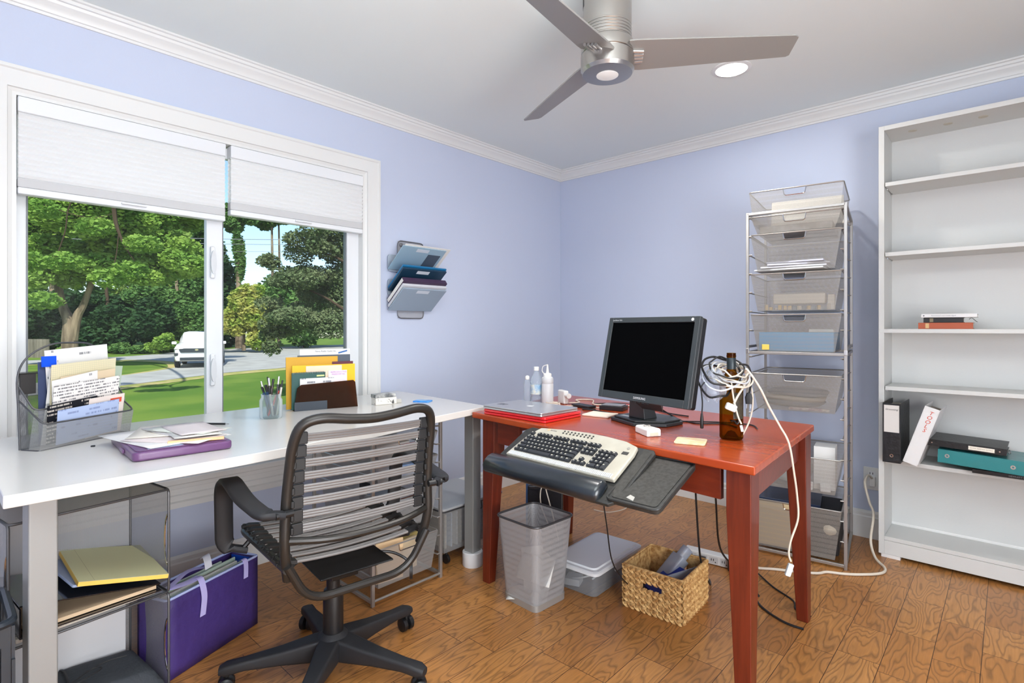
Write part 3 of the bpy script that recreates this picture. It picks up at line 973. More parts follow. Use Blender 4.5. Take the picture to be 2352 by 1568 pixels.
# arm rests: flat wide loops
for s in (-1, 1):
    path = fil([(s * .240, -.262, .655), (s * .285, -.235, .657), (s * .300, -.10, .668), (s * .306, .055, .700), (s * .306, .135, .655), (s * .300, .150, .455), (s * .240, .125, .440)], .05, 6)
    def strip(path):
        rings = []
        P3 = [Vector(p) for p in path]
        L_ = len(P3)
        for i, p in enumerate(P3):
            t = (P3[min(i + 1, L_ - 1)] - P3[max(i - 1, 0)]).normalized()
            w = Vector((1, 0, 0)); w = (w - t * w.dot(t)).normalized() if abs(t.x) < .8 else Vector((0, 1, 0))
            n = t.cross(w).normalized()
            hw = .024 + .004 * math.sin(math.pi * i / L_)
            if i < 3 or i > L_ - 4: hw = .017
            th = .0095
            rings.append([tuple(p + w * a * hw + n * b_ * th) for a, b_ in ((-1, -.4), (-.8, -1), (.8, -1), (1, -.4), (1, .4), (.8, 1), (-.8, 1), (-1, .4))])
        return rings
    ar = B().loft(strip(path)).out('armrest', SOFTBLACK, ch, ang=50)
    B().rod((s * .215, -.258, .655), (s * .262, -.262, .655), .010, 10).rod((s * .225, .125, .472), (s * .25, .125, .447), .008, 8).out('arm_bolt', BLACK, ar)

# ------------------------------------------------------------ things on the white desk
D = DZ + .0005
# three-tier wire mesh file holder: local x runs right along its width, y runs back
og = thing('mesh_desk_organizer', 'wire mesh desktop file holder stuffed with papers at the left end', 'desk organizer', (.585, -3.29, D), 56)
# front-left (.584,-3.286) back-left (.509,-3.333) front-right (.412,-3.05)
WIRE = mat('gunmetal_wire', (96, 96, 98), .35, .7)
og.location = (.545, -3.312, D); og.rotation_euler = (0, 0, R(121))
def wloop(pts, r=.0028, closed=True, rad=.02):
    return B().tube(fil(pts, rad, 4, closed), r, 8, closed)
# local: +x along width (0..0.32), +y toward the back (window side)
OW = .31
wloop([(0, .0, 0), (OW, .0, 0), (OW, .075, 0), (0, .075, 0)], rad=.012).out('base_frame', WIRE, og)
w_ = B().tube(cr([(0, .075, 0), (0, .080, .12), (0, .084, .225), (.03, .086, .285), (.10, .088, .322), (.17, .088, .327), (.24, .088, .318), (OW - .02, .086, .27), (OW, .084, .225), (OW, .075, 0)], 5), .003, 8)
w_.out('back_frame', WIRE, og)
def pocket(y0, zb, zt, lean, name='pocket'):
    # front panel leaning forward from y0 at the bottom
    f = B()
    a, b_ = (0, y0, zb), (0, y0 - lean, zt)
    f.add([(0, y0, zb), (OW, y0, zb), (OW, y0 - lean, zt), (0, y0 - lean, zt)], [(0, 1, 2, 3)])
    f.add([(0, y0, zb), (0, y0 - lean, zt), (0, .075, zt + .06), (0, .075, zb)], [(0, 1, 2, 3)])
    f.add([(OW, y0, zb), (OW, .075, zb), (OW, .075, zt + .06), (OW, y0 - lean, zt)], [(0, 1, 2, 3)])
    o = f.out(name, PERF, og, ang=0)
    wloop([(0, .078, zt + .07), (0, y0 - lean, zt), (OW, y0 - lean, zt), (OW, .078, zt + .07)], .0027, False, .018).out('rim_wire', WIRE, o)
pocket(.0, .0, .082, .016)
pocket(.040, .0, .124, .020)
B().add([(0, .078, 0), (OW, .078, 0), (OW, .085, .24), (0, .085, .24)], [(0, 1, 2, 3)]).out('back_panel', PERFD, og, ang=0)
B().bx(.004, .05, .079, .083, .17, .235).bx(.004, OW, .079, .083, .232, .236).out('hanger_plate', mat('dark_plate', (50, 48, 48), .5), og, ang=0)

def ow(x, y, z):
    a = R(121)
    return (.545 + x * math.cos(a) - y * math.sin(a), -3.312 + x * math.sin(a) + y * math.cos(a), D + z)
def sheet(name, label, cat, w, h_, m, loc, rz, lean=0, roll=0, th=.0012, bend=0, group=None):
    """upright sheet: local x across, z up, tiny thickness"""
    b = B()
    n = 8
    for i in range(n):
        pass
    b.loft([[(w * i / n, -th / 2 + bend * ((i / n - .5) ** 2) * 4, 0), (w * i / n, th / 2 + bend * ((i / n - .5) ** 2) * 4, 0), (w * i / n, th / 2 + bend * ((i / n - .5) ** 2) * 4 + bend * .5, h_), (w * i / n, -th / 2 + bend * ((i / n - .5) ** 2) * 4 + bend * .5, h_)] for i in range(n + 1)])
    o = b.out(name, m, None, ang=40)
    o.matrix_world = Matrix.Translation(loc) @ Matrix.Rotation(R(rz), 4, 'Z') @ Matrix.Rotation(R(lean), 4, 'X') @ Matrix.Rotation(R(roll), 4, 'Y')
    return tag(o, label, cat, group)
GRID = printed('grid_paper', (214, 204, 172), (176, 178, 150), grid=True)
PRN = printed('printed_letter', (226, 218, 214), (110, 106, 110), 110)
PRN2 = printed('printed_sparse', (224, 222, 220), (110, 112, 118), 60, dens=.42)
TAN = mat('manila', (216, 196, 166), .75, spec=.15)
BLUEP = mat('pale_blue_paper', (168, 182, 212), .75, spec=.15)
sheet('blue_binder', 'dark blue-backed folder with bright blue tab at organizer left', 'folder', .10, .265, mat('navy_cover', (62, 72, 104), .6), ow(.055, .074, .003), 121, -1)
tab = sheet('blue_index_tab', 'bright blue tab block at the top left of the paper stack', 'tab', .044, .034, mat('bright_blue', (10, 80, 220), .35), ow(.060, .069, .252), 121, -1, th=.005)
sheet('punched_sheet', 'white hole-punched sheets standing tallest in the desk organizer', 'paper', .215, .302, PRN2, ow(.09, .071, .003), 121, 0, -4)
sheet('paper_sheet', 'grey-white sheet fanned out left in the organizer under the blue tab', 'paper', .20, .245, PRN2, ow(.055, .067, .003), 121, 5, 3)
sheet('graph_paper', 'yellowish graph paper sheet standing behind the folded letters', 'paper', .222, .255, GRID, ow(.075, .064, .006), 121, 7, -3)
sheet('clear_sleeve', 'pale green see-through sleeve sticking out right of the organizer', 'plastic sleeve', .2, .25, clear('sleeve', (226, 238, 226), .45, .3, (214, 224, 212)), ow(.115, .073, .006), 121, 3, 5, th=.002)
sheet('manila_envelope', 'tan envelope peeking up behind the small folded letters', 'envelope', .19, .215, TAN, ow(.10, .060, .008), 121, 9, -4)
sheet('folded_letter', 'small folded white letter tilted in the organizer middle', 'letter', .15, .205, PRN2, ow(.085, .056, .010), 121, 10, -9)
sheet('folded_letter', 'front folded letter with slanting lines of print in the organizer', 'letter', .225, .188, printed('letter_lines', (232, 226, 222), (84, 84, 90), 95, dens=.58), ow(.07, .052, .008), 121, 11, -4)
sheet('booklet', 'black booklet with white print in the lower organizer pocket', 'booklet', .16, .128, printed('black_booklet', (26, 27, 34), (196, 186, 176), 80, dens=.55), ow(.045, .031, .007), 121, 9, -5, th=.004)
sheet('mail_card', 'pale pink card with an orange-red stamp block in the lower pocket', 'card', .13, .138, mat('pinkish_card', (226, 212, 204), .7), ow(.165, .026, .004), 121, 10, -2)
sheet('red_stamp_label', 'orange-red rectangular label on the pale card in the lower pocket', 'label', .042, .017, mat('stamp_red', (214, 84, 56), .6), ow(.238, .0055, .114), 121, 10, -2)
sheet('blue_letter', 'light blue sheet in the front pocket of the desk organizer', 'paper', .21, .112, printed('blue_letter', (166, 180, 212), (126, 138, 176), 70, dens=.45), ow(.055, .008, .006), 121, 8, -3)

# purple case with papers
pc = thing('purple_document_case', 'translucent purple plastic document case lying on the white desk', 'document case', (.745, -3.015, D), -3)
PUR = mat('purple_plastic', (100, 62, 106), .3, spec=.5, coat=.2)
B().prism(rr(.375, .262, .022, 5), 0, .026).out('case_shell', PUR, pc, bev=.007, seg=3)
B().prism(rr(.35, .24, .018, 5), .0262, .028).out('case_lid', mat('purple_lid', (112, 70, 116), .3), pc, bev=.001)
B().bx(.075, .165, -.09, .0, .0282, .0286).out('paper_label', mat('pale_label', (176, 192, 220), .5), pc, ang=0)
B().box((.04, -.1335, .012), (.05, .006, .012)).out('latch', PUR, pc, bev=.002)
ev = [(-.02, -.01, 0, 14, .34, .24), (.06, .00, .0022, 38, .26, .13), (-.10, -.02, .004, -20, .23, .125), (-.05, .05, .006, 12, .26, .15), (.0, .06, .008, -4, .24, .13), (-.03, .06, .0100, 28, .24, .12), (-.02, .07, .0122, 3, .22, .13)]
lb = ['large white sheet at the bottom of the paper pile on the purple case', 'torn envelope second from bottom of the pile on the purple case', 'open envelope pointing left out of the pile on the purple case', 'long white envelope in the middle of the pile', 'beige envelope tucked under the top letters of the pile', 'white envelope turned askew near the top of the pile', 'topmost small white letter on the paper pile']
for (x, y, z, r_, w, h_), l_ in zip(ev, lb):
    e = B()
    e.grid(lambda u, v, w=w, h_=h_, z=z: ((u - .5) * w, (v - .5) * h_, .0006 + .006 * (u - .5) ** 2 * (1 + z * 60)), 6, 3)
    o = e.out('envelope', PRN2 if l_.startswith('large') else mat('envelope_paper', (214 + rnd.randint(-8, 8), 208 + rnd.randint(-6, 6), 202), .75), None, solid=.0012)
    a = R(-3)
    o.location = (.745 + x * math.cos(a) - y * math.sin(a), -3.015 + x * math.sin(a) + y * math.cos(a), D + .0292 + z)
    o.rotation_euler = (0, 0, R(r_ - 3))
    tag(o, l_, 'envelope', None)
o = B().box((0, 0, 0), (.15, .012, .009)).out('pencil_box', mat('pale_wood', (226, 176, 128), .5), None, bev=.002)
put(o, (.895, -2.985, D + .034), 72); tag(o, 'slim tan wooden stick lying on the purple case front', 'stick')
pn = thing('ballpoint_pen', 'dark pen lying behind the paper pile on the white desk', 'pen', (.445, -2.79, D + .004), 40)
B().rod((-.06, 0, 0), (.05, 0, 0), .004, 8).out('barrel', BLACK, pn)
B().rod((.05, 0, 0), (.065, 0, 0), .002, 6).out('tip', SILVER, pn)

# jar with pens
jr = thing('glass_jar', 'clear glass jar holding pens on the white desk', 'jar', (.447, -2.565, D))
JG = clear('jar_glass', (236, 242, 242), .88, .04, (225, 232, 235))
B().lathe([(.001, .004), (.040, .004), (.041, .01), (.041, .075), (.036, .086), (.034, .094), (.036, .096), (.036, .10), (.039, .10), (.039, .094), (.038, .088), (.045, .075), (.045, .008), (.042, 0), (.001, 0)], 32, cap=False).out('jar_body', JG, jr, ang=50)
pens = [((-.015, .0), (-.075, .045), .155, (20, 20, 24), 'black pen leaning far left out of the jar', .0045),
        ((.0, .01), (-.03, .02), .165, (120, 88, 66), 'brown wooden pencil in the jar', .0042),
        ((.01, .0), (-.012, .018), .16, (34, 30, 30), 'black clip pen upright in the jar', .0055),
        ((-.01, -.01), (.002, .02), .155, (52, 36, 28), 'dark brown marker in the jar', .006),
        ((.012, .01), (.022, .03), .165, (28, 26, 28), 'black and silver pen at the right of the jar', .0048),
        ((.0, -.012), (.045, .02), .14, (190, 46, 36), 'red pen leaning right in the jar', .005),
        ((-.018, .012), (-.05, -.02), .13, (46, 78, 120), 'blue pen at the left of the jar', .0055),
        ((-.005, .018), (-.025, -.03), .14, (40, 66, 104), 'dark blue thick marker across the jar', .0085),
        ((.02, .0), (.012, -.02), .12, (168, 160, 150), 'grey short pen low in the jar', .005),
        ((.018, .016), (.035, .035), .15, (196, 188, 176), 'cream pen behind the red pen in the jar', .0045)]
for a, b_, L_, c, lab, r_ in pens:
    o = thing('pen', lab, 'pen', (.447 + a[0], -2.565 + a[1], D + .008), 0, 'pens in the glass jar')
    d = Vector((b_[0] - a[0], b_[1] - a[1], L_)).normalized() * L_
    # rotate lateral so that "left" in the picture is along the camera's left
    th = R(42.67)
    d = Vector((d.x * math.cos(th) - d.y * math.sin(th), d.x * math.sin(th) + d.y * math.cos(th), d.z))
    B().tube([(0, 0, 0), tuple(d * .07), tuple(d * .8)], [r_ * .3, r_, r_], 8).out('barrel', mat('pen_colour', c, .35), o)
    B().rod(tuple(d * .8), tuple(d), r_ * .8, 8).out('cap', BLACK if sum(c) > 110 else SILVER, o)

# smoky letter sorter with folders
so = thing('letter_sorter', 'smoky brown acrylic desktop sorter full of folders beside the jar', 'file sorter', (.345, -2.27, D), 77)
# local x: along width (from .304,-2.415 to .372,-2.125), local y: toward window
SMK = clear('smoky_acrylic', (150, 104, 76), .72, .08, (84, 58, 42))
SW = .29
B().loft([[(-SW / 2, y, .0), (-SW / 2 + .003, y, .0), (SW / 2 - .003, y, .0), (SW / 2, y, .0), (SW / 2 - .012, y, .118), (SW / 2 - .022, y, .128), (-SW / 2 + .03, y, .118), (-SW / 2 + .012, y, .104)] for y in (-.045, -.042)]).out('front_panel', SMK, so, ang=0)
B().bx(-SW / 2, SW / 2, -.042, .085, 0, .003).out('base', SMK, so, ang=0)
B().loft([[(-SW / 2, y, .003), (SW / 2, y, .003), (SW / 2 - .01, y, .16), (-SW / 2 + .01, y, .16)] for y in (.028, .031)]).out('divider', SMK, so, ang=0)
B().bx(-SW / 2, -.0, -.0472, -.0455, .0, .040).out('slate_strip', mat('slate_strip', (58, 66, 76), .5), so, ang=0)
def sw(x, y, z=0):
    a = R(77)
    return (.345 + x * math.cos(a) - y * math.sin(a), -2.27 + x * math.sin(a) + y * math.cos(a), D + z)
YEL = mat('yellow_folder', (236, 188, 24), .55)
YE2 = mat('mustard_folder', (206, 156, 34), .55)
def fold(name, label, cat, x, y, w, h_, m, lean=-2, roll=0, th=.003, extra=None):
    return sheet(name, label, cat, w, h_, m, sw(x, y, .0035), 77, lean, roll, th)
fold('yellow_folder', 'tall mustard yellow folder at the left of the letter sorter', 'folder', -.168, .012, .235, .238, YE2, th=.006)
fold('slate_folder', 'dark slate grey folder rising behind the yellow folders', 'folder', -.115, .020, .245, .245, mat('slate', (76, 86, 98), .55), th=.004)
fold('letter_stack', 'white letterhead sheets standing tallest in the sorter', 'paper', -.105, .026, .235, .272, mat('letterhead', (226, 228, 228), .7), th=.012)
fold('maroon_folder', 'thin maroon folder edge behind the right yellow folder', 'folder', .04, .006, .10, .212, mat('maroon', (96, 34, 52), .5))
fold('yellow_folder', 'bright yellow folder with tab wide across the letter sorter', 'folder', -.145, -.006, .29, .200, YEL, th=.004)
fold('cream_folder', 'cream paper folder top edge in front of the yellow folder', 'folder', -.085, -.0115, .165, .196, mat('cream', (240, 216, 190), .65), th=.002)
nb = thing('spiral_notebook', 'dark green spiral notebook standing in the letter sorter', 'notebook', sw(-.152, -.022, .0035), 77)
B().bx(0, .150, -.003, .003, 0, .168).out('cover', mat('dark_green_cover', (34, 82, 76), .45), nb, bev=.001)
sp_ = B()
for i in range(19):
    sp_.tube([(.006 + i * .0076, .005 * math.cos(t), .166 + .005 * math.sin(t)) for t in np.linspace(0, 2 * math.pi, 9)[:-1]], .0009, 5, True)
sp_.out('spiral_binding', SILVER, nb)
B().bx(.11, .145, -.0036, -.0031, .148, .155).out('cover_label', mat('pale_lime', (214, 222, 150), .6), nb, ang=0)
fold('program_leaflet', 'white leaflet with purple lettering at the right of the sorter', 'leaflet', .015, -.0165, .088, .172, mat('leaflet_white', (238, 226, 228), .6), th=.002)
fold('invitation_card', 'pale pink card with tiny black emblem in the sorter', 'card', .000, -.0225, .10, .122, mat('card_pink', (240, 226, 222), .6), th=.002)
fold('curled_statement', 'curled white statement sheet at the front of the letter sorter', 'paper', -.118, -.034, .155, .142, printed('statement', (230, 230, 228), (120, 120, 128), 55, dens=.45), th=.0015, lean=-1)
for nm_, s_, m_, x_, z_, sz in (('purple_lettering', 'REPRODUCTIVE\nFREEDOM NC', mat('purple_ink', (176, 110, 190), .6), .048, .158, .0105), ):
    o = bpy.data.objects['program_leaflet']
    text(s_, sz, m_, o, T(x_, -.0016, z_, 90), nm_, .0002)
text('Nova Radio Guild, Inc.', .011, mat('grey_ink', (90, 92, 98), .6), bpy.data.objects['letter_stack'], T(.12, -.0066, .262, 90), 'letterhead_print', .0002)
B().bx(-.022, .022, -.0072, -.0062, -.0035, .0035, T(.20, 0, .2575, 0, -14)).out('blue_pen_mark', mat('blue_mark', (40, 96, 160), .5), bpy.data.objects['letter_stack'], ang=0)
B().prism([(.0032 * math.cos(t), .006 * math.sin(t)) for t in np.linspace(0, 2 * math.pi, 12)[:-1]], 0, .0003, T(.055, -.0013, .088, 90)).out('emblem', BLACK, bpy.data.objects['invitation_card'])

# small white keepsake box and blue card
kb = thing('small_keepsake_box', 'small white box with black sketch pattern and marbled lid', 'box', (.442, -2.005, D), 80)
SK = mat('sketch_print', (228, 224, 216), .6, var=(38, (60, 60, 60)))
SK.node_tree.nodes['Color Ramp'].color_ramp.elements[0].position = .60
SK.node_tree.nodes['Color Ramp'].color_ramp.elements[1].position = .66
MAR = mat('marbled_lid', (196, 196, 192), .5, var=(26, (100, 102, 104), (1, 3, 1)))
B().bx(-.055, .055, -.028, .028, 0, .034).out('box_body', SK, kb, bev=.002)
B().bx(-.058, .050, -.030, .030, .034, .052).out('box_lid', MAR, kb, bev=.003)
o = thing('card_stack', 'few small cards leaning at the end of the white keepsake box', 'card', (.452, -1.935, D), 70)
B().bx(-.02, .02, -.016, .016, 0, .018).out('cards', mat('card_grey', (190, 186, 178), .6), o, bev=.002)
bc = thing('blue_card_pack', 'flat bright blue packet lying near the right end of the desk', 'packet', (.520, -1.825, D), 30)
B().prism(rr(.085, .06, .004), 0, .006).out('packet', mat('packet_blue', (36, 128, 222), .35, var=(30, (70, 160, 236))), bc, bev=.001)
B().bx(-.035, .02, -.012, .016, .0062, .0066).out('packet_label', mat('packet_pale', (150, 196, 236), .5), bc, ang=0)

# ------------------------------------------------------------ file holder on the wall
wr = thing('wall_file_rack', 'clear and wire wall pocket rack mounted on the blue wall', 'wall rack', (0, -1.53, 1.25))
WR_ = mat('rack_wire', (120, 120, 124), .35, .7)
wloop([(.008, -.085, -.03), (.008, .11, -.03), (.008, .11, .44), (.008, -.085, .44)], .0035, True, .03).out('wire_frame', WR_, wr)
B().add([(.006, -.083, -.028), (.006, .108, -.028), (.006, .108, .438), (.006, -.083, .438)], [(0, 1, 2, 3)]).out('mounting_plate', clear('rack_clear', (226, 226, 226), .55, .3, (206, 206, 210)), wr, ang=0)
for y in (-.06, .085):
    B().lathe([(.012, 0), (.012, .003), (.005, .006)], 16, (0, 0, 0), T(.008, y, .415, 0, 90)).out('screw_boss', WR_, wr)
PKT = clear('pocket_clear', (196, 208, 220), .35, .2, (176, 190, 206))
for z in (.30, .155):
    B().prism(rr(.10, .09, .02), 0, .003, T(.012, -.115, z, 0, 90)).out('rear_tab', mat('tab_grey', (160, 172, 186), .5), wr)
Fs = [(.262, .145, (150, 178, 196), 'clear_pocket_folder', 'topmost clear pocket in the wall rack holding white papers', 'folder', .006, True),
      (.150, .150, (20, 110, 160), 'teal_folder', 'bright teal blue folder in the wall rack', 'folder', .010, False),
      (.135, .135, (26, 58, 82), 'navy_folder', 'dark blue folder under the teal one in the wall rack', 'folder', .012, False),
      (.070, .150, (60, 40, 70), 'plum_binder', 'thick plum coloured binder in the wall rack', 'binder', .030, False),
      (.040, .135, (208, 210, 216), 'white_paper_stack', 'stack of white papers above the lowest clear pocket', 'paper', .016, False),
      (.018, .145, (150, 166, 182), 'clear_pocket_folder', 'lowest clear pocket of the wall rack with a white label', 'folder', .008, True)]
for z, L_, c, nm_, lab, cat_, th, cl_ in Fs:
    M = Matrix.Translation((.026, -1.53, 1.25 + z)) @ Matrix.Rotation(R(-39), 4, 'Y')
    w0, w1 = -.168, .155
    m_ = PKT if cl_ else mat(nm_ + '_cover', c, .45)
    o = thing(nm_, lab, cat_)
    o.matrix_world = M
    B().prism([(0, w0), (.195, w0 + .0), (.195, w1), (0, w1)], -th / 2, th / 2).out('cover', mat(nm_ + '_c', c, .4) if cl_ else m_, o, bev=min(.002, th / 3))
    if nm_ == 'plum_binder':
        B().bx(.003, .190, w0 - .002, w0 + .002, -th / 2 + .005, th / 2 - .005).out('page_block', PAPER, o, ang=0)
    if cl_ or nm_ in ('teal_folder', 'navy_folder'):
        B().bx(.16, .184, -.06, .03, -th / 2 - .0012, -th / 2 - .0004).out('paper_label', mat('rack_label', (204, 212, 222), .6), o, ang=0)
    if nm_ == 'clear_pocket_folder' and z > .2:
        B().bx(.02, .15, .04, .135, -th / 2 - .0008, -th / 2 - .0003).out('dark_print', mat('dark_print', (70, 84, 100), .6), o, ang=0)
        B().bx(.0, .205, w0 + .015, w1 + .03, th / 2, th / 2 + .003).out('white_sheet', PAPER, o, ang=0)

# ------------------------------------------------------------ mesh cube organiser under the desk (left)
def wr_loop(pts, r, m, parent, name, closed=True, rad=.015):
    return B().tube(fil(pts, rad, 4, closed), r, 8, closed).out(name, m, parent)
CUB = mat('cube_wire', (98, 98, 100), .4, .6)
co = thing('mesh_cube_organizer', 'two stacked silver mesh cubes standing on the floor under the desk', 'mesh organizer', (.778, -3.028, 0), 98.6)
PC = perf('cube_mesh', (164, 164, 166), .0042, .50)
CW, CD = .38, .28
for k in range(2):
    z0, z1 = .004 + k * .328, .326 + k * .328
    for x, nm_ in ((0, 'side_panel'), (-CW, 'side_panel')):
        arc = [(x, .0 + .028 * math.sin(t), (z0 + z1) / 2 + .085 * math.cos(t)) for t in np.linspace(0, math.pi, 12)]
        poly_ = [(x, 0, z1)] + arc + [(x, 0, z0), (x, CD, z0), (x, CD, z1)]
        s_ = B().add(poly_, [tuple(range(len(poly_)))]).out(nm_, PC, co, ang=0)
        wr_loop([(x, 0, z0), (x, 0, z1), (x, CD, z1), (x, CD, z0)], .0038, CUB, s_, 'frame_wire')
        B().tube(arc, .0026, 6).out('handle_wire', CHROME, s_)
    B().add([(0, CD, z0), (-CW, CD, z0), (-CW, CD, z1), (0, CD, z1)], [(0, 1, 2, 3)]).out('back_panel', PC, co, ang=0)
    for z in ((z0,) if k == 0 else (z0, z1)):
        s_ = B().add([(0, 0, z), (0, CD, z), (-CW, CD, z), (-CW, 0, z)], [(0, 1, 2, 3)]).out('shelf_panel', PC, co, ang=0)
        wr_loop([(0, 0, z), (-CW, 0, z), (-CW, CD, z), (0, CD, z)], .0038, CUB, s_, 'frame_wire')
def cw(x, y, z):
    a = R(98.6)
    return (.778 + x * math.cos(a) - y * math.sin(a), -3.028 + x * math.sin(a) + y * math.cos(a), z)
SH = .342
def slab(name, label, cat, w, d, h_, m, loc, rz, bev=.002, tilt=0):
    o = B().prism(rr(w, d, min(.004, d / 4), 2), 0, h_).out(name, m, None, bev=min(bev, h_ / 3))
    o.location = loc; o.rotation_euler = (R(tilt), 0, R(rz))
    return tag(o, label, cat)
slab('cream_folder_stack', 'cream and grey paper folders at the bottom of the upper mesh cube', 'folder', .33, .25, .012, printed('folder_edge', (206, 200, 188), (120, 116, 108), 80, axis='y'), cw(-.20, .125, SH), 98.6)
bk_ = thing('ring_binder', 'glossy black binder with brass fitting lying in the upper mesh cube', 'binder', cw(-.19, .120, SH + .013), 96)
GLB = mat('glossy_black', (16, 18, 24), .15, coat=.5)
B().bx(-.165, .165, -.14, .13, 0, .004).out('cover', GLB, bk_, bev=.001)
B().bx(-.168, .165, -.14, .13, .0, .004, T(0, 0, .052, 0, 11)).out('cover', GLB, bk_, bev=.001)
B().bx(-.165, -.161, -.14, .13, .0045, .078).out('spine', GLB, bk_, bev=.001)
B().bx(-.15, .155, -.125, .12, .006, .016).out('page_block', mat('page_edges', (214, 186, 152), .7), bk_, ang=0)
B().box((-.125, -.131, .018), (.03, .008, .016)).out('brass_fitting', mat('brass', (216, 168, 96), .25, .9), bk_, bev=.004)
o = slab('pale_blue_pad', 'pale blue-grey pad under the yellow legal pad', 'notepad', .25, .27, .008, BLUEP, (0, 0, 0), 100)
o.location = (.655, -3.165, .412); o.rotation_euler = (0, R(11.5), R(97))
lp = thing('legal_pad', 'yellow ruled legal pad on top of the stack in the upper mesh cube', 'notepad', (.672, -3.155, .424))
lp.rotation_euler = (0, R(13), R(90))
LEG = mat('legal_yellow', (226, 224, 176), .7)
B().bx(-.112, .112, -.165, .16, .0, .012).out('page_block', mat('legal_edge', (238, 196, 90), .6), lp, bev=.001)
B().bx(-.1115, .1115, -.1645, .1595, .0121, .0126).out('top_page', LEG, lp, ang=0)
B().bx(-.075, -.0745, -.1645, .1595, .0127, .0129).out('margin_line', mat('rule', (180, 170, 130), .7), lp, ang=0)
# lower cube
wb = slab('white_carton', 'white carton at the back of the lower mesh cube', 'box', .30, .06, .26, mat('carton', (210, 210, 212), .7), cw(-.19, .235, .0), 98.6)
wb.location.z = .009
bag = thing('laptop_sleeve', 'charcoal fabric laptop bag with drawcord in the lower mesh cube', 'bag', cw(-.17, .10, .009), 96)
FAB2 = mat('charcoal_fabric', (52, 56, 62), .8, bump=(90, .25))
b_ = B()
def bagtop(u, v):
    x, y = (u - .5) * .34, (v - .5) * .24
    e = min(1, min(u, 1 - u, v, 1 - v) * 7)
    return (x, y, .02 + .10 * math.sin(math.pi / 2 * e) * (.9 + .1 * math.sin(u * 5)))
b_.grid(bagtop, 20, 16)
b_.bx(-.168, .168, -.118, .118, .001, .022)
b_.out('bag_body', FAB2, bag, ang=60)
B().tube(cr([(-.08, -.10, .105), (-.06, -.02, .128), (-.05, .06, .127), (-.05, .10, .115)], 5), .003, 6).out('seam_cord', SOFTBLACK, bag)
B().tube(cr([(-.16, -.06, .112), (-.06, -.03, .129), (.0, .0, .132), (.02, -.02, .132), (-.04, -.04, .130), (-.06, -.03, .130), (.03, .01, .131), (.09, .0, .129)], 5), .0018, 6).out('drawcord', SOFTBLACK, bag)
# black slotted crate at frame edge
cr_ = thing('black_plastic_crate', 'black slotted plastic crate at the left edge beside the desk leg', 'crate', (.915, -3.54, 0))
BL = mat('crate_plastic', (34, 40, 48), .35)
for sx in (-1, 1):
    B().bx(sx * .113 - .004, sx * .113 + .004, -.125, .125, 0, .12).out('wall', BL, cr_, ang=0)
B().bx(-.12, .12, -.13, .13, 0, .012).out('base', BL, cr_, bev=.002)
ri = B().tube(fil([(-.118, -.13, .482), (.118, -.13, .482), (.118, .13, .482), (-.118, .13, .482)], .03, 5, True), .010, 8, True)
ri.out('rim', BL, cr_)
for s in (-1, 1):
    bb_ = B()
    bb_.bx(-.118, .118, s * .13 - .003, s * .13 + .003, .4001, .475).bx(-.118, .118, s * .13 - .003, s * .13 + .003, .0125, .0999)
    for i in range(6):
        x = -.118 + i * .0472
        bb_.bx(x - .008, x + .008, s * .13 - .003, s * .13 + .003, .10, .40)
    bb_.bx(-.118, .118, s * .13 - .0042, s * .13 + .0042, .24, .262)
    bb_.out('slotted_side', BL, cr_, ang=0)
    bc_ = B()
    for i in range(6):
        y = -.118 + i * .0472
        bc_.bx(s * .113 - .003, s * .113 + .003, y - .008, y + .008, .12, .475)
    bc_.bx(s * .113 - .0042, s * .113 + .0042, -.12, .12, .43, .474)
    bc_.out('slotted_end', BL, cr_, ang=0)

# ------------------------------------------------------------ purple file bag
pb = thing('purple_file_tote', 'purple fabric file box with lilac straps beside the mesh cubes', 'storage tote', (.564, -2.864, 0), 113)
PF = mat('purple_fabric', (66, 46, 116), .6, bump=(30, .4), var=(3, (56, 38, 100)))
LIL = mat('lilac_webbing', (188, 180, 232), .7)
BW, BD, BH = .19, .066, .268
def wall(name, x0, y0, x1, y1, z0, z1, m, parent, bulge=.004, th=.004):
    d = Vector((x1 - x0, y1 - y0, 0)).normalized(); n = Vector((d.y, -d.x, 0))
    b = B()
    b.grid(lambda u, v: (x0 + (x1 - x0) * u + n.x * bulge * math.sin(math.pi * u) * math.sin(math.pi * v), y0 + (y1 - y0) * u + n.y * bulge * math.sin(math.pi * u) * math.sin(math.pi * v), z0 + (z1 - z0) * v), 10, 8)
    return b.out(name, m, parent, solid=th)
for nm_, q in (('front_panel', (-BW, -BD, BW, -BD)), ('side_panel', (BW, -BD, BW, BD)), ('back_panel', (BW, BD, -BW, BD)), ('side_panel', (-BW, BD, -BW, -BD))):
    wall(nm_, *q, .002, BH, PF, pb)
B().bx(-BW, BW, -BD, BD, .001, .006).out('base', PF, pb, ang=0)
B().tube(fil([(-BW, -BD, BH), (BW, -BD, BH), (BW, BD, BH), (-BW, BD, BH)], .008, 3, True), .0045, 6, True).out('rim_binding', mat('pale_binding', (178, 190, 236), .6), pb)
BLU = mat('blue_lining', (24, 84, 200), .6)
B().bx(BW - .006, BW - .004, -BD + .006, BD - .006, .02, BH - .01).out('lining', BLU, pb, ang=0)
def strap(pts, w, m=LIL, parent=pb, name='strap', axis=(1, 0, 0)):
    P3 = cr(pts, 5); A = Vector(axis) * w / 2
    b = B().loft([[tuple(Vector(p) - A), tuple(Vector(p) + A), tuple(Vector(p) + A + Vector((0, -.0016, .0004))), tuple(Vector(p) - A + Vector((0, -.0016, .0004)))] for p in P3])
    return b.out(name, m, parent, ang=40)
strap([(-.06, -.03, .285), (-.06, -.058, .287), (-.062, -.0745, .262), (-.058, -.077, .22), (-.064, -.076, .16)], .022)
strap([(.125, -.04, .270), (.125, -.063, .279), (.126, -.0735, .262), (.124, -.0755, .21)], .020)
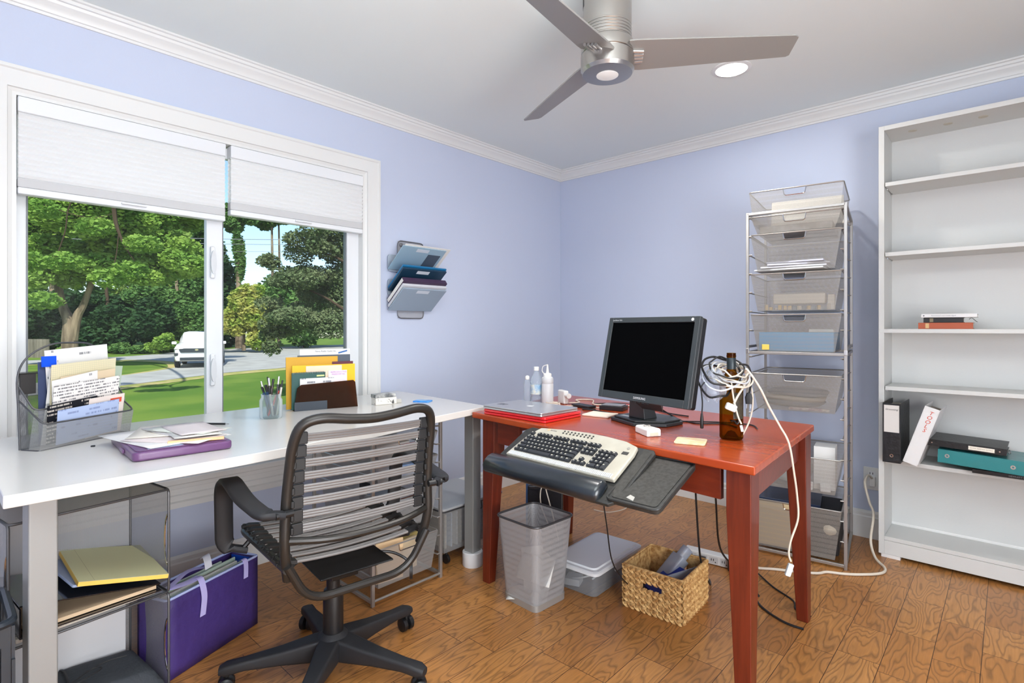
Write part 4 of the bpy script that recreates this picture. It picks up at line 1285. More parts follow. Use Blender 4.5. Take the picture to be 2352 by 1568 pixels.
strap([(-.17, -.02, .280), (-.12, -.015, .292), (-.07, .0, .300), (-.02, .012, .292), (.02, .0, .283)], .026, axis=(.3, .95, 0))
strap([(-.19, .02, .282), (-.14, -.03, .285), (-.09, -.045, .285), (-.05, -.04, .284)], .022, axis=(0, 1, .3))
strap([(.045, .05, .300), (.03, .02, .320), (.012, -.01, .312), (.0, -.03, .292)], .034, mat('white_webbing', (232, 234, 246), .7), axis=(1, .2, 0))
fcol = [(206, 222, 206), (226, 230, 236), (196, 216, 200), (196, 60, 66), (236, 236, 228), (214, 230, 214), (214, 224, 238)]
flab = ['pale green hanging file at the back of the purple tote', 'white file second from the back in the purple tote', 'sage green file in the middle of the purple tote', 'red folder edge in the purple tote', 'cream file in front of the red one in the purple tote', 'mint green file near the front of the purple tote', 'pale blue file at the very front of the purple tote']
for i, (c, l_) in enumerate(zip(fcol, flab)):
    a = R(113); x, y = -.01 + .02 * (i % 3 - 1), .045 - i * .0145
    o = B().bx(-.16, .15, -.0035, .0035, 0, (.252, .246, .256, .247, .254, .250, .245)[i]).out('hanging_file', mat('file_colour', c, .7), None, bev=.001)
    put(o, (.564 + x * math.cos(a) - y * math.sin(a), -2.864 + x * math.sin(a) + y * math.cos(a), .0065), 113 + (i % 3 - 1) * .8)
    tag(o, l_, 'folder', 'files in the purple tote')

# ------------------------------------------------------------ wire drawer units
def drawer(parent, w, d, h_, z, pm, wm, taper=.025, y0=0):
    """basket drawer: front at y0 facing -y, rim at z+h_, hangs in the runners; returns the mesh body"""
    t = taper
    top = [(-w / 2, y0, z + h_), (w / 2, y0, z + h_), (w / 2, y0 + d, z + h_), (-w / 2, y0 + d, z + h_)]
    bot = [(-w / 2 + t, y0 + t * .7, z), (w / 2 - t, y0 + t * .7, z), (w / 2 - t, y0 + d - t * .7, z), (-w / 2 + t, y0 + d - t * .7, z)]
    hz, hw = h_ - .034, .052
    f = t * .7 * (.034 / h_)
    b = B()
    # front with the hand slot
    vs_ = [top[0], (-hw, y0, z + h_), (-hw + .006, y0 + f, z + hz), (hw - .006, y0 + f, z + hz), (hw, y0, z + h_), top[1], bot[1], bot[0]]
    b.add(vs_, [(0, 7, 2, 1), (7, 6, 3, 2), (3, 6, 5, 4)])
    b.add(top + bot, [(1, 5, 6, 2), (2, 6, 7, 3), (3, 7, 4, 0), (4, 7, 6, 5)])
    o = b.out('drawer', pm, parent, ang=0)
    B().tube(fil(top, .014, 4, True), .0035, 8, True).out('rim', wm, o)
    B().tube(fil([(-hw, y0 - .001, z + h_), (-hw + .006, y0 + f - .001, z + hz), (hw - .006, y0 + f - .001, z + hz), (hw, y0 - .001, z + h_)], .01, 4), .0026, 6).out('handle_wire', CHROME, o)
    return o
def side_frame(parent, x, d, H_, wm, n, z0=.0, pitch=.1, r=.007):
    b = B()
    for y in (0, d):
        b.bx(x - r, x + r, y - r, y + r, z0, H_)
    b.bx(x - r, x + r, r, d - r, H_ - 2 * r, H_).bx(x - r, x + r, r, d - r, z0 + .012, z0 + .026)
    o = b.out('side_frame', wm, parent, bev=.0015)
    rr_ = B()
    s = 1 if x < 0 else -1
    for i in range(n):
        z = H_ - .03 - i * pitch
        if z < z0 + .03: break
        rr_.tube(fil([(x, .004, z), (x + s * .014, .012, z), (x + s * .014, d - .012, z), (x, d - .004, z)], .008, 3), .0032, 6)
        rr_.rod((x + s * .004, -.0, z + .004), (x + s * .022, -.0, z + .004), .003, 6)
    rr_.out('runner_rail', wm, o)
    return o
TW = mat('platinum_wire', (168, 164, 160), .35, .65)
# cart under the desk, front faces the chair (+x)
ca = thing('wire_drawer_cart', 'low silver wire drawer unit under the white desk behind the chair', 'drawer unit', (.775, -2.103, 0), 90)
side_frame(ca, -.182, .50, .735, TW, 8, pitch=.085)
side_frame(ca, .182, .50, .735, TW, 8, pitch=.085)
fb = B()
for z in (.728, .02):
    fb.rod((-.182, 0, z), (.182, 0, z), .0055, 8)
    fb.rod((-.182, .50, z), (.182, .50, z), .0055, 8)
fb.out('cross_rail', TW, ca)
for z, h_ in ((.055, .17), (.28, .17), (.49, .085), (.60, .085)):
    drawer(ca, .335, .47, h_, z, PERF, TW)
def caw(x, y, z):
    return (.775 - y, -2.103 + x, z)
mg = [((222, 190, 150), 'tan magazine file in the bottom drawer of the low cart', .13, -.07, .235, -8), ((228, 206, 172), 'pale printed brochure leaning in the bottom drawer of the low cart', .15, .03, .20, 6),
      ((236, 204, 178), 'peach leaflet behind the handle of the bottom cart drawer', .16, -.03, .19, -3), ((206, 186, 120), 'yellowish printed booklet at the right of the bottom cart drawer', .12, .10, .19, 10)]
for i, (c, l_, w, x, h_, ro) in enumerate(mg):
    o = B().bx(-w / 2, w / 2, -.006, .006, 0, h_ - .06).out('magazine', printed('mag%d' % i, c, (150, 110, 110), 50, dens=.35), None, bev=.001)
    put(o, caw(x, .045 + .03 * i, .058), 90 + ro); tag(o, l_, 'magazine')
def lump(name, label, cat, loc, dims, m, rz=0, seed=3, amp=.3, group=None):
    """irregular soft bundle"""
    b = B(); g = random.Random(seed); ph = [g.uniform(0, 6) for _ in range(6)]
    rings = []
    for i in range(9):
        v = i / 8; z = v
        rad = math.sqrt(max(0, 1 - (2 * v - 1) ** 2)) * .9 + .08
        rings.append([(dims[0] / 2 * rad * math.cos(a) * (1 + amp * .4 * math.sin(3 * a + ph[0] + v * 4)), dims[1] / 2 * rad * math.sin(a) * (1 + amp * .4 * math.sin(2 * a + ph[1] - v * 5)), dims[2] * (z + amp * .12 * math.sin(4 * a + ph[2]) * math.sin(math.pi * v)) + dims[2] * .02) for a in np.linspace(0, 2 * math.pi, 21)[:-1]])
    o = b.loft(rings).out(name, m, None, ang=60)
    zmin = min(v.co.z for v in o.data.vertices)
    for v in o.data.vertices: v.co.z -= zmin
    put(o, loc, rz)
    return tag(o, label, cat, group)
lump('plastic_bag', 'crumpled clear-blue plastic bag in the second cart drawer', 'bag', caw(.02, .20, .284), (.22, .22, .12), clear('bagc', (214, 222, 230), .4, .25, (200, 208, 220)), seed=5)
slab('black_box', 'black box seen through the chair back in the second cart drawer', 'box', .10, .14, .13, SOFTBLACK, caw(.08, .38, .284), 90)
slab('white_packet', 'white packet in the top cart drawer', 'packet', .20, .16, .04, PAPER, caw(-.04, .15, .604), 96)
slab('white_packet', 'small white and blue packet in the third cart drawer', 'packet', .15, .12, .05, mat('packet_bw', (218, 224, 232), .5, var=(14, (90, 140, 200))), caw(.02, .12, .494), 84)

# clear lidded file box on casters behind the cart
cb = thing('mesh_file_cart', 'silver mesh file box with flat lid on casters under the desk end', 'file box', (.54, -1.655, 0), 0)
B().loft([[(-.165, -.185, .065), (.165, -.185, .065), (.165, .185, .065), (-.165, .185, .065)], [(-.18, -.20, .27), (.18, -.20, .27), (.18, .20, .27), (-.18, .20, .27)]]).out('mesh_body', PERF, cb, ang=0)
B().tube(fil([(-.18, -.20, .27), (.18, -.20, .27), (.18, .20, .27), (-.18, .20, .27)], .012, 3, True), .004, 6, True).out('rim', WIRE, cb)
B().prism(rr(.375, .415, .012), .276, .288).out('lid', clear('lid_clear', (216, 218, 220), .35, .2, (190, 192, 194)), cb, bev=.003)
wr_loop([(.184, -.05, .27), (.188, -.05, .235), (.188, .05, .235), (.184, .05, .27)], .003, WIRE, cb, 'handle_wire', False)
for sx in (-1, 1):
    for sy in (-1, 1):
        B().lathe([(.018, -.009), (.023, -.007), (.023, .007), (.018, .009)], 20, (0, 0, 0), T(sx * .14, sy * .15, .0235, 90)).rod((sx * .14, sy * .15, .03), (sx * .14, sy * .15, .064), .007, 8).out('caster', BLACK, cb)
for i in range(9):
    o = B().bx(-.13, .13, -.004, .004, 0, .17).out('file_folder', mat('file_tone', [(214, 206, 190), (190, 200, 214), (226, 222, 216)][i % 3], .7), None, bev=.001)
    put(o, (.54, -1.655 - .14 + i * .034, .0665), (i % 3 - 1) * 1.5)
    tag(o, '%s upright file in the lidded mesh box, %s' % (('beige', 'pale blue', 'off-white')[i % 3], ('nearest the desk chair side', 'second from the chair side', 'third from the chair side', 'fourth from the chair side', 'at the middle of the row', 'fourth from the corner side', 'third from the corner side', 'second from the corner side', 'nearest the room corner')[i]), 'folder', 'files in the lidded mesh box')

# ------------------------------------------------------------ waste bin
bn = thing('mesh_waste_bin', 'square silver mesh waste bin holding scrap paper under the cherry desk', 'waste bin', (1.222, -1.768, 0), -3)
rings = []
for v in np.linspace(0, 1, 7):
    w = .188 + .052 * v
    rings.append([(x, y, .004 + .352 * v) for x, y in rr(w, w, .03 + .008 * v, 5)])
bm = B().loft(rings, False)
bm.add([(x, y, .006) for x, y in rr(.186, .186, .03, 5)], [tuple(range(len(rings[0])))])
bm.out('mesh_body', perf('bin_mesh', (178, 178, 180), .0036, .50), bn, ang=60)
B().tube([(x, y, .358) for x, y in rr(.244, .244, .04, 6)], .0048, 8, True).out('rim', WIRE, bn)
B().loft([[(x, y, z) for x, y in rr(w, w, .03, 5)] for w, z in ((.186, .0), (.194, .001), (.196, .028), (.192, .03))], False).out('bottom_band', mat('bin_band', (170, 168, 164), .4, .5), bn)
pz = [(-.02, -.02, .012, .17, .12, 30, 8, 'crumpled white carton lying at the bottom of the waste bin'), (.01, .03, .03, .12, .16, -20, 66, 'torn white paper standing inside the waste bin'), (-.035, .03, .03, .10, .17, 60, 76, 'grey ribbed packaging leaning left in the waste bin'), (.03, -.03, .10, .16, .11, 10, 50, 'folded sheet across the middle of the waste bin')]
for x, y, z, w, h_, r_, tl, l_ in pz:
    o = B().grid(lambda u, v: ((u - .5) * w, (v - .5) * h_, .008 * math.sin(5 * u + 3 * v)), 8, 8).out('waste_paper', mat('waste', (206, 204, 198), .8), None, solid=.0015)
    o.location = (1.222 + x, -1.768 + y, z + h_ / 2 * math.sin(R(tl))); o.rotation_euler = (R(tl), 0, R(r_))
    tag(o, l_, 'waste paper')

# plastic storage box with lid
sb = thing('plastic_storage_box', 'clear plastic storage box with white lid on the floor right of the bin', 'storage box', (1.305, -1.42, 0), 2)
CLB = clear('box_clear', (238, 241, 242), .74, .2, (204, 208, 212))
def sbx(w, d, z, r_=.03):
    return [(x, y, z) for x, y in rr(w, d, r_, 5)]
b_ = B().loft([sbx(.20, .36, .0), sbx(.215, .375, .004), sbx(.235, .395, .07), sbx(.243, .402, .11)], False)
b_.add(sbx(.20, .36, .001), [tuple(range(len(sbx(.2, .36, 0))))])
b_.out('box_body', CLB, sb, ang=50)
B().loft([sbx(.262, .422, .104, .035), sbx(.264, .424, .116, .035), sbx(.25, .41, .121, .032), sbx(.222, .38, .121), sbx(.216, .374, .128), sbx(.205, .36, .128)]).out('lid', mat('frosted_lid', (228, 231, 233), .4), sb, ang=30)
for s in (-1, 1):
    B().bx(s * .128 - .004, s * .128 + .004, -.05, .05, .078, .112).out('latch', mat('latch_white', (216, 218, 220), .4), sb, bev=.003)
for k, (pts, l_) in enumerate((([(-.06, -.14, .02), (.02, -.15, .05), (.07, -.05, .06), (.03, .05, .04), (-.05, .02, .03), (-.06, -.08, .06)], 'coiled white cable inside the clear storage box, front coil'), ([(.04, -.10, .03), (.075, 0, .07), (.05, .1, .05), (-.02, .12, .03), (-.04, .04, .07)], 'looped grey cable inside the clear storage box, rear coil'))):
    o = B().tube(cr(pts, 6), .004, 6).out('coiled_cable', mat('cable_white', (222, 222, 220), .5), None)
    put(o, (1.305, -1.42, .004), 2); tag(o, l_, 'cable')
o = slab('power_adapter', 'white power adapter block inside the clear storage box', 'adapter', .07, .07, .03, WHITE, (1.27, -1.55, .006), 20)

# ------------------------------------------------------------ woven basket
WV = mat('water_hyacinth', (196, 154, 98), .75, spec=.2)
nt = WV.node_tree; N_, L_ = nt.nodes, nt.links
tc = N_.new('ShaderNodeTexCoord'); bt = N_.new('ShaderNodeTexBrick')
cbn = N_.new('ShaderNodeCombineXYZ'); spn = N_.new('ShaderNodeSeparateXYZ'); L_.new(tc.outputs['Object'], spn.inputs[0])
adn = N_.new('ShaderNodeMath'); adn.operation = 'ADD'; L_.new(spn.outputs['X'], adn.inputs[0]); L_.new(spn.outputs['Y'], adn.inputs[1])
L_.new(adn.outputs[0], cbn.inputs[0]); L_.new(spn.outputs['Z'], cbn.inputs[1])
nzn = N_.new('ShaderNodeTexNoise'); nzn.inputs['Scale'].default_value = 60; L_.new(tc.outputs['Object'], nzn.inputs['Vector'])
rpn = N_.new('ShaderNodeValToRGB'); rpn.color_ramp.elements[0].color = (*lin((158, 112, 62)), 1); rpn.color_ramp.elements[1].color = (*lin((224, 186, 126)), 1)
rpn.color_ramp.elements[0].position = .3; rpn.color_ramp.elements[1].position = .7
L_.new(nzn.outputs['Fac'], rpn.inputs[0]); L_.new(rpn.outputs[0], N_['Principled BSDF'].inputs['Base Color'])
ba = thing('woven_basket', 'brown braided water hyacinth basket with hand slot on the floor', 'basket', (1.655, -1.425, 0), 3)
def braid_wall(name, x0, y0, x1, y1, h_, slot=False):
    d = Vector((x1 - x0, y1 - y0, 0)); L = d.length; d.normalize(); n = Vector((d.y, -d.x, 0))
    b = B(); rows = 7; rh = h_ / rows
    cols = int(L / .0235)
    for r_ in range(rows):
        for c in range(cols):
            u = (c + .5) / cols * L
            z = (r_ + .5) * rh
            if slot and abs(u - L * .5) < .044 and .095 < z < .135:
                continue
            for sgn in (-1, 1):
                # each braid strand: a fat leaf shape slanting towards the row's centre line
                M = Matrix.Translation(Vector((x0, y0, 0)) + d * (u + sgn * .003) + n * .0035 + Vector((0, 0, z + sgn * rh * .22)))
                M = M @ Matrix(((d.x, n.x, 0, 0), (d.y, n.y, 0, 0), (0, 0, 1, 0), (0, 0, 0, 1))) @ Matrix.Rotation(R(-sgn * 32), 4, 'Y')
                b.loft([[(-.019, 0, 0), (-.019, .0005, .0005), (-.019, 0, .001), (-.019, -.0005, .0005)],
                        [(-.008, 0, -.0078), (-.008, .0075, 0), (-.008, 0, .0078), (-.008, -.003, 0)],
                        [(.008, 0, -.0078), (.008, .0075, 0), (.008, 0, .0078), (.008, -.003, 0)],
                        [(.019, 0, 0), (.019, .0005, .0005), (.019, 0, .001), (.019, -.0005, .0005)]], True, M)
    def strip(a0, a1, z0, z1):
        p, q = Vector((x0, y0, 0)) + d * a0, Vector((x0, y0, 0)) + d * a1
        b.add([(p.x, p.y, z0), (q.x, q.y, z0), (q.x, q.y, z1), (p.x, p.y, z1), (p.x - n.x * .006, p.y - n.y * .006, z0), (q.x - n.x * .006, q.y - n.y * .006, z0), (q.x - n.x * .006, q.y - n.y * .006, z1), (p.x - n.x * .006, p.y - n.y * .006, z1)],
              [(0, 1, 2, 3), (7, 6, 5, 4), (3, 2, 6, 7), (0, 4, 5, 1), (1, 5, 6, 2), (0, 3, 7, 4)])
    if slot:
        strip(0, L / 2 - .042, 0, h_); strip(L / 2 + .042, L, 0, h_)
        strip(L / 2 - .042, L / 2 + .042, 0, .095); strip(L / 2 - .042, L / 2 + .042, .137, h_)
    else:
        strip(0, L, 0, h_)
    return b.out(name, WV, ba, ang=60)
w, d_ = .127, .130
braid_wall('front_side', -w, -d_, w, -d_, .172, True)
braid_wall('right_side', w, -d_, w, d_, .172)
braid_wall('back_side', w, d_, -w, d_, .172, True)
braid_wall('left_side', -w, d_, -w, -d_, .172)
B().bx(-w, w, -d_, d_, 0, .006).out('base', WV, ba, ang=0)
rb = B()
rb.tube(fil([(-w, -d_, .174), (w, -d_, .174), (w, d_, .174), (-w, d_, .174)], .01, 3, True), .0045, 6, True).out('rim', WV, ba)
CP_ = clear('bottle_clear', (226, 230, 236), .5, .15, (196, 202, 214))
o = thing('plastic_container', 'long clear plastic container leaning up out of the woven basket', 'container')
o.location = (1.60, -1.47, .02); o.rotation_euler = (R(-48), 0, R(-28))
B().loft([[(x, y, z) for x, y in rr(.072, .05, .012, 4)] for z in (0, .22)]).out('container_body', CP_, o, ang=40)
B().loft([[(x, y, z) for x, y in rr(.04, .04, .012, 4)] for z in (.221, .27)]).out('neck', CP_, o, ang=40)
slab('blue_packet', 'royal blue packet inside the woven basket', 'packet', .11, .17, .04, mat('royal_blue', (22, 52, 150), .45), (1.68, -1.43, .075), -24, tilt=24)
slab('clear_card_sleeve', 'thin clear sleeve standing at the right inside of the basket', 'plastic sleeve', .004, .19, .10, CP_, (1.735, -1.43, .06), -18)
slab('dark_pouch', 'dark blue pouch at the bottom of the woven basket', 'pouch', .19, .20, .055, mat('dark_navy', (18, 28, 60), .6), (1.65, -1.425, .008), 3)

# ------------------------------------------------------------ computer tower
pt = thing('computer_tower', 'black and dark blue computer tower standing under the cherry desk', 'computer', (.965, -1.385, 0), 38)
B().bx(-.088, .088, -.18, .20, .012, .41).out('case', mat('tower_navy', (58, 92, 138), .35), pt, bev=.004)
B().bx(-.078, .092, -.205, -.181, .012, .41).out('front_panel', mat('tower_black', (20, 22, 28), .2, coat=.5), pt, bev=.008)
for sy in (-1, 1):
    for sx in (-1, 1):
        B().lathe([(.012, 0), (.012, .0118)], 12, (sx * .06, sy * .15, 0)).out('foot', BLACK, pt)
# tangle of tag + cables hanging by the bin
def cable(name, label, pts, r, m, n=6, group=None, parent=None):
    o = B().tube(cr(pts, n), r, 8).out(name, m, parent)
    if label: tag(o, label, 'cable', group)
    return o
WC = mat('white_cable', (214, 204, 188), .5)
BC = mat('black_cable', (20, 20, 22), .45)
GC = mat('grey_cable', (120, 120, 122), .5)

# ------------------------------------------------------------ on the cherry desk
Q = RZ + .0005
# laptops
lt = thing('silver_laptop', 'closed silver laptop lying on a red laptop on the cherry desk', 'laptop', (1.158, -1.728, Q + .0245), -2.4)
ALU = mat('aluminium', (200, 200, 202), .3, .75)
LWd, LDp = .356, .244
B().prism(rr(LWd, LDp, .012, 4), 0, .0085).out('base', ALU, lt, bev=.002)
li = B().prism(rr(LWd, LDp, .012, 4), .0095, .0155).out('lid', ALU, lt, bev=.002)
lg = B()
ap_ = [(0, .014), (.006, .0155), (.0125, .0115), (.014, .003), (.011, -.007), (.006, -.0125), (0, -.011), (-.006, -.0125), (-.011, -.007), (-.014, .003), (-.0125, .0115), (-.006, .0155)]
lg.prism(ap_[:9] + ap_[9:], .0157, .0159).prism([(.001, .018), (.006, .019), (.0045, .025), (0, .0235)], .0157, .0159)
lg.out('lid_emblem', mat('logo_white', (238, 238, 236), .3), li, ang=0)
B().bx(-.150, -.105, -.06, -.028, .0156, .0162).out('dark_sticker', mat('sticker', (44, 46, 54), .5, var=(70, (140, 140, 150))), li, ang=0)
rl = thing('red_laptop', 'red laptop lying under the silver one on the cherry desk', 'laptop', (1.165, -1.722, Q), -1)
REDL = mat('red_shell', (214, 34, 40), .25, coat=.4)
B().prism(rr(.365, .250, .012, 4), 0, .010).out('base', REDL, rl, bev=.003)
B().prism(rr(.365, .250, .012, 4), .011, .0235).out('lid', REDL, rl, bev=.004)
B().bx(-.15, .15, .118, .124, .002, .020).out('hinge', BLACK, rl, bev=.002)

def cyl_thing(name, label, cat, loc, parts, rz=0):
    t = thing(name, label, cat, loc, rz)
    for nm_, prof, m_, ang in parts:
        B().lathe(prof, 28).out(nm_, m_, t, ang=ang)
    return t
WTR = clear('water_bottle', (240, 244, 248), .8, .08, (226, 232, 238))
CAPW = mat('cap_white', (232, 230, 226), .4)
cyl_thing('water_bottle', 'clear plastic water bottle with white cap behind the laptop', 'bottle', (.925, -1.405, Q),
          [('bottle_body', [(.024, 0), (.029, .004), (.029, .03), (.026, .035), (.029, .04), (.029, .10), (.027, .13), (.013, .158), (.012, .165)], WTR, 60), ('cap', [(.0135, .166), (.0135, .184), (.012, .186)], CAPW, 30), ('paper_label', [(.0295, .045), (.0295, .095)], mat('bottle_label', (222, 226, 214), .5, var=(30, (120, 170, 210))), 30)])
sq = cyl_thing('squeeze_bottle', 'white translucent squeeze bottle with pointed nozzle and tethered cap', 'bottle', (.995, -1.40, Q),
          [('bottle_body', [(.026, 0), (.030, .003), (.030, .10), (.0285, .104), (.030, .108), (.030, .128), (.026, .136), (.020, .138)], clear('frost', (236, 238, 240), .25, .35, (226, 227, 228)), 40),
           ('collar', [(.021, .138), (.021, .152), (.016, .156)], CAPW, 30), ('nozzle', [(.009, .156), (.0065, .17), (.0035, .2)], CAPW, 30)])
B().tube(cr([(-.02, 0, .150), (-.035, 0, .165), (-.03, 0, .188), (-.008, 0, .197), (.0, 0, .200)], 5), .0022, 6).out('cap_tether', CAPW, sq)
bt_ = cyl_thing('small_clear_bottle', 'small clear bottle with white ball cap at the left of the bottles', 'bottle', (.885, -1.43, Q), [('bottle_body', [(.016, 0), (.019, .003), (.019, .10), (.010, .118)], WTR, 40), ('cap', [(.010, .119), (.012, .126), (.010, .136), (.004, .14)], CAPW, 60)])
pw = thing('power_adapter', 'white square charger brick with cable behind the squeeze bottle', 'adapter', (1.045, -1.335, Q), -25)
B().bx(-.035, .035, -.014, .014, 0, .068).out('brick', CAPW, pw, bev=.006)
B().lathe([(.013, 0), (.013, .028)], 16, (0, 0, 0), T(.036, 0, .045, 0, 90)).out('plug', CAPW, pw)
cable('charger_cable', 'white charger cable curving from the brick to the monitor', [(1.07, -1.34, Q + .006), (1.10, -1.27, Q + .004), (1.03, -1.20, Q + .004), (1.10, -1.15, Q + .004), (1.2, -1.28, Q + .004), (1.3, -1.20, Q + .004), (1.42, -1.24, Q + .004)], .0035, WC)
cable('coiled_white_cable', 'coil of white cable at the foot of the squeeze bottle', [(1.045 + .04 * math.cos(t) * (1 - t / 60), -1.42 + .035 * math.sin(t), Q + .004 + t * .0009) for t in np.linspace(0, 12.5, 14)], .0028, WC, 3)
cable('white_loose_cable', 'thin white cable behind the laptop at the desk rear', [(1.06, -1.50, Q + .003), (1.16, -1.38, Q + .003), (1.26, -1.36, Q + .003), (1.38, -1.30, Q + .003)], .0026, WC)
# little black hub, hard drive, notepad
slab('network_hub', 'small grey and black hub behind the notepad left of the monitor', 'hub', .115, .085, .020, mat('hub_dark', (44, 44, 48), .35), (1.345, -1.335, Q), 12)
slab('hub_top', 'silver lid of the small hub left of the monitor', 'hub lid', .10, .07, .004, mat('hub_silver', (146, 146, 150), .35, .4), (1.345, -1.335, Q + .0205), 12, bev=.001)
slab('black_card_reader', 'flat black card reader behind the notepad', 'card reader', .12, .055, .012, BLACK, (1.20, -1.375, Q + .001), -12)
slab('notepad', 'small cream notepad between laptop and monitor base', 'notepad', .125, .115, .007, mat('notepad_cream', (238, 224, 206), .7), (1.392, -1.520, Q), 8)
slab('red_card', 'pinkish red flat card at the desk rear behind the hub', 'card', .10, .06, .004, mat('card_red', (206, 84, 84), .6), (1.335, -1.185, Q), 10)
for k, (pts, l_) in enumerate((([(1.30, -1.42, Q + .004), (1.24, -1.44, Q + .003), (1.33, -1.47, Q + .009), (1.44, -1.46, Q + .004), (1.47, -1.43, Q + .003)], 'thin black cable looped over the notepad edge'),
                              ([(1.18, -1.25, Q + .003), (1.28, -1.15, Q + .003), (1.45, -1.20, Q + .003), (1.60, -1.28, Q + .003), (1.70, -1.30, Q + .003)], 'black cable running along the desk rear edge'),
                              ([(1.66, -1.50, Q + .06), (1.72, -1.42, Q + .004), (1.80, -1.44, Q + .003), (1.88, -1.38, Q + .003), (1.95, -1.42, Q + .003)], 'black cable hanging behind the monitor to the right'),
                              ([(1.72, -1.45, Q + .003), (1.86, -1.36, Q + .004), (1.97, -1.33, Q + .003), (2.02, -1.40, Q + .003)], 'black cable ending near the bottle on the desk'))):
    cable('black_cable', l_, pts, .0028, BC, 8)

# monitor
mn = thing('computer_monitor', 'black flat monitor with dark screen on a hexagonal base', 'monitor', (1.625, -1.52, Q), -13.5)
MB_ = mat('monitor_bezel', (48, 52, 54), .4)
ba_ = B().prism([(-.115, -.10), (.045, -.135), (.135, -.045), (.13, .06), (.05, .11), (-.08, .10), (-.125, .03)], 0, .013).prism([(-.105, -.09), (.043, -.123), (.123, -.04), (.12, .055), (.045, .10), (-.075, .09), (-.115, .028)], .0131, .021)
ba_.out('base', MB_, mn, bev=.003)
B().bx(-.085, -.035, -.075, -.052, .0212, .0216).out('base_label', mat('base_label', (200, 204, 206), .5), mn, ang=0)
B().loft([[(-.036, -.075, .021), (.05, -.075, .021), (.05, .0, .021), (-.036, .0, .021)], [(-.03, -.075, .115), (.04, -.075, .115), (.04, -.03, .115), (-.03, -.03, .115)]]).out('neck', MB_, mn, bev=.003)
# panel: measured lower-left front corner (1.487,-1.683,.882), width .45, height .335, leaning back 13 degrees
PW_, PH_ = .446, .328
Mp = Matrix.Translation((1.487, -1.683, .884)) @ Matrix.Rotation(R(-13.5), 4, 'Z') @ Matrix.Rotation(R(-12), 4, 'X')
pnl = bpy.data.objects.new('panel_pivot', None)
Ml = (Matrix.Translation((1.625, -1.52, Q)) @ Matrix.Rotation(R(-13.5), 4, 'Z')).inverted() @ Mp
bpy.data.objects.remove(pnl)
bz = .022
b_ = B()
b_.bx(0, bz, 0, .016, 0, PH_, Ml).bx(PW_ - bz, PW_, 0, .016, 0, PH_, Ml).bx(bz, PW_ - bz, 0, .016, PH_ - bz, PH_, Ml).bx(bz, PW_ - bz, 0, .016, 0, .030, Ml)
bez = b_.out('bezel', MB_, mn, bev=.0025)
B().bx(0.001, PW_ - .001, .0162, .046, .001, PH_ - .001, Ml).out('rear_housing', BLACK, mn, bev=.008)
B().bx(bz - .002, PW_ - bz + .002, .004, .007, .028, PH_ - bz + .002, Ml).out('screen', mat('screen_off', (3, 3, 4), .6, spec=.02), mn, ang=0)
text('SAMSUNG', .0125, mat('logo_silver', (206, 208, 210), .3), bez, Ml @ T(PW_ / 2, -.0004, .014, 90), 'brand_lettering', .0003, space=1.1)
text('SyncMaster 955b', .0075, mat('logo_grey', (170, 172, 174), .4), bez, Ml @ T(.048, -.0004, PH_ - .012, 90), 'model_lettering', .0003)
B().lathe([(.0055, 0), (.0055, .001)], 20, (0, 0, 0), Ml @ T(PW_ - .03, -.0001, PH_ - .012, 90)).out('round_sticker', WHITE, bez)
bt = B()
for i in range(5):
    bt.bx(PW_ / 2 - .045 + i * .02, PW_ / 2 - .033 + i * .02, -.001, .004, -.0035, .0, Ml)
bt.out('control_buttons', BLACK, mn, bev=.001)
B().loft([[tuple(Ml @ Vector(p)) for p in ((.16, .046, .0), (.29, .046, 0), (.29, .046, .12), (.16, .046, .12))], [tuple(Ml @ Vector(p)) for p in ((.17, .085, -.02), (.27, .085, -.02), (.27, .07, .08), (.17, .07, .08))]]).out('tilt_bracket', MB_, mn, ang=0)

# small white gadget and coaster
gd = thing('white_clip_gadget', 'white label-maker-like plastic gadget in front of the monitor base', 'gadget', (1.755, -1.765, Q), -32)
B().loft([[(-.05, y, z) for y, z in ((-.022, 0), (.022, 0), (.022, .022), (.016, .027), (-.016, .027), (-.022, .022))], [(.05, y, z) for y, z in ((-.028, 0), (.028, 0), (.028, .024), (.02, .030), (-.02, .030), (-.028, .024))]]).out('shell', CAPW, gd, bev=.004)
B().bx(.046, .0525, -.016, .016, .004, .016).out('front_slot', mat('slot_cream', (226, 206, 184), .5), gd, bev=.001)
for y in (-.008, .008):
    B().lathe([(.005, .029), (.005, .033)], 14, (0, y, 0)).out('button', mat('btn_grey', (168, 160, 152), .5), gd)
co_ = thing('cork_coaster', 'pale square coaster with orange pattern near the front of the desk', 'coaster', (1.930, -1.785, Q), 18)
B().prism(rr(.100, .100, .012), 0, .005).out('coaster_plate', mat('coaster', (238, 218, 184), .6, var=(40, (232, 200, 150))), co_, bev=.001)

# wine bottle with cables
wb_ = thing('wine_bottle', 'empty dark amber wine bottle wearing a bundle of cables round its neck', 'bottle', (2.012, -1.640, Q))
GLW = clear('amber_glass', (206, 158, 60), .86, .04, (60, 40, 8))
B().lathe([(.001, .030), (.012, .026), (.026, .005), (.031, .001), (.036, .002), (.039, .007), (.039, .185), (.035, .205), (.018, .232), (.0150, .245), (.0145, .298)], 36, cap=False).out('bottle_glass', GLW, wb_, ang=60)
B().lathe([(.0153, .243), (.0156, .282), (.0150, .283)], 28, cap=False).out('neck_foil', mat('foil', (44, 52, 56), .35, .3), wb_)
B().lathe([(.0160, .286), (.0160, .292), (.0152, .293), (.0152, .300), (.0125, .300)], 28, cap=False).out('lip', GLW, wb_)
lb_ = B()
lb_.grid(lambda u, v: (.0394 * math.cos(R(-60 + 62 * u)), .0394 * math.sin(R(-60 + 62 * u)), .075 + .09 * v), 10, 1)
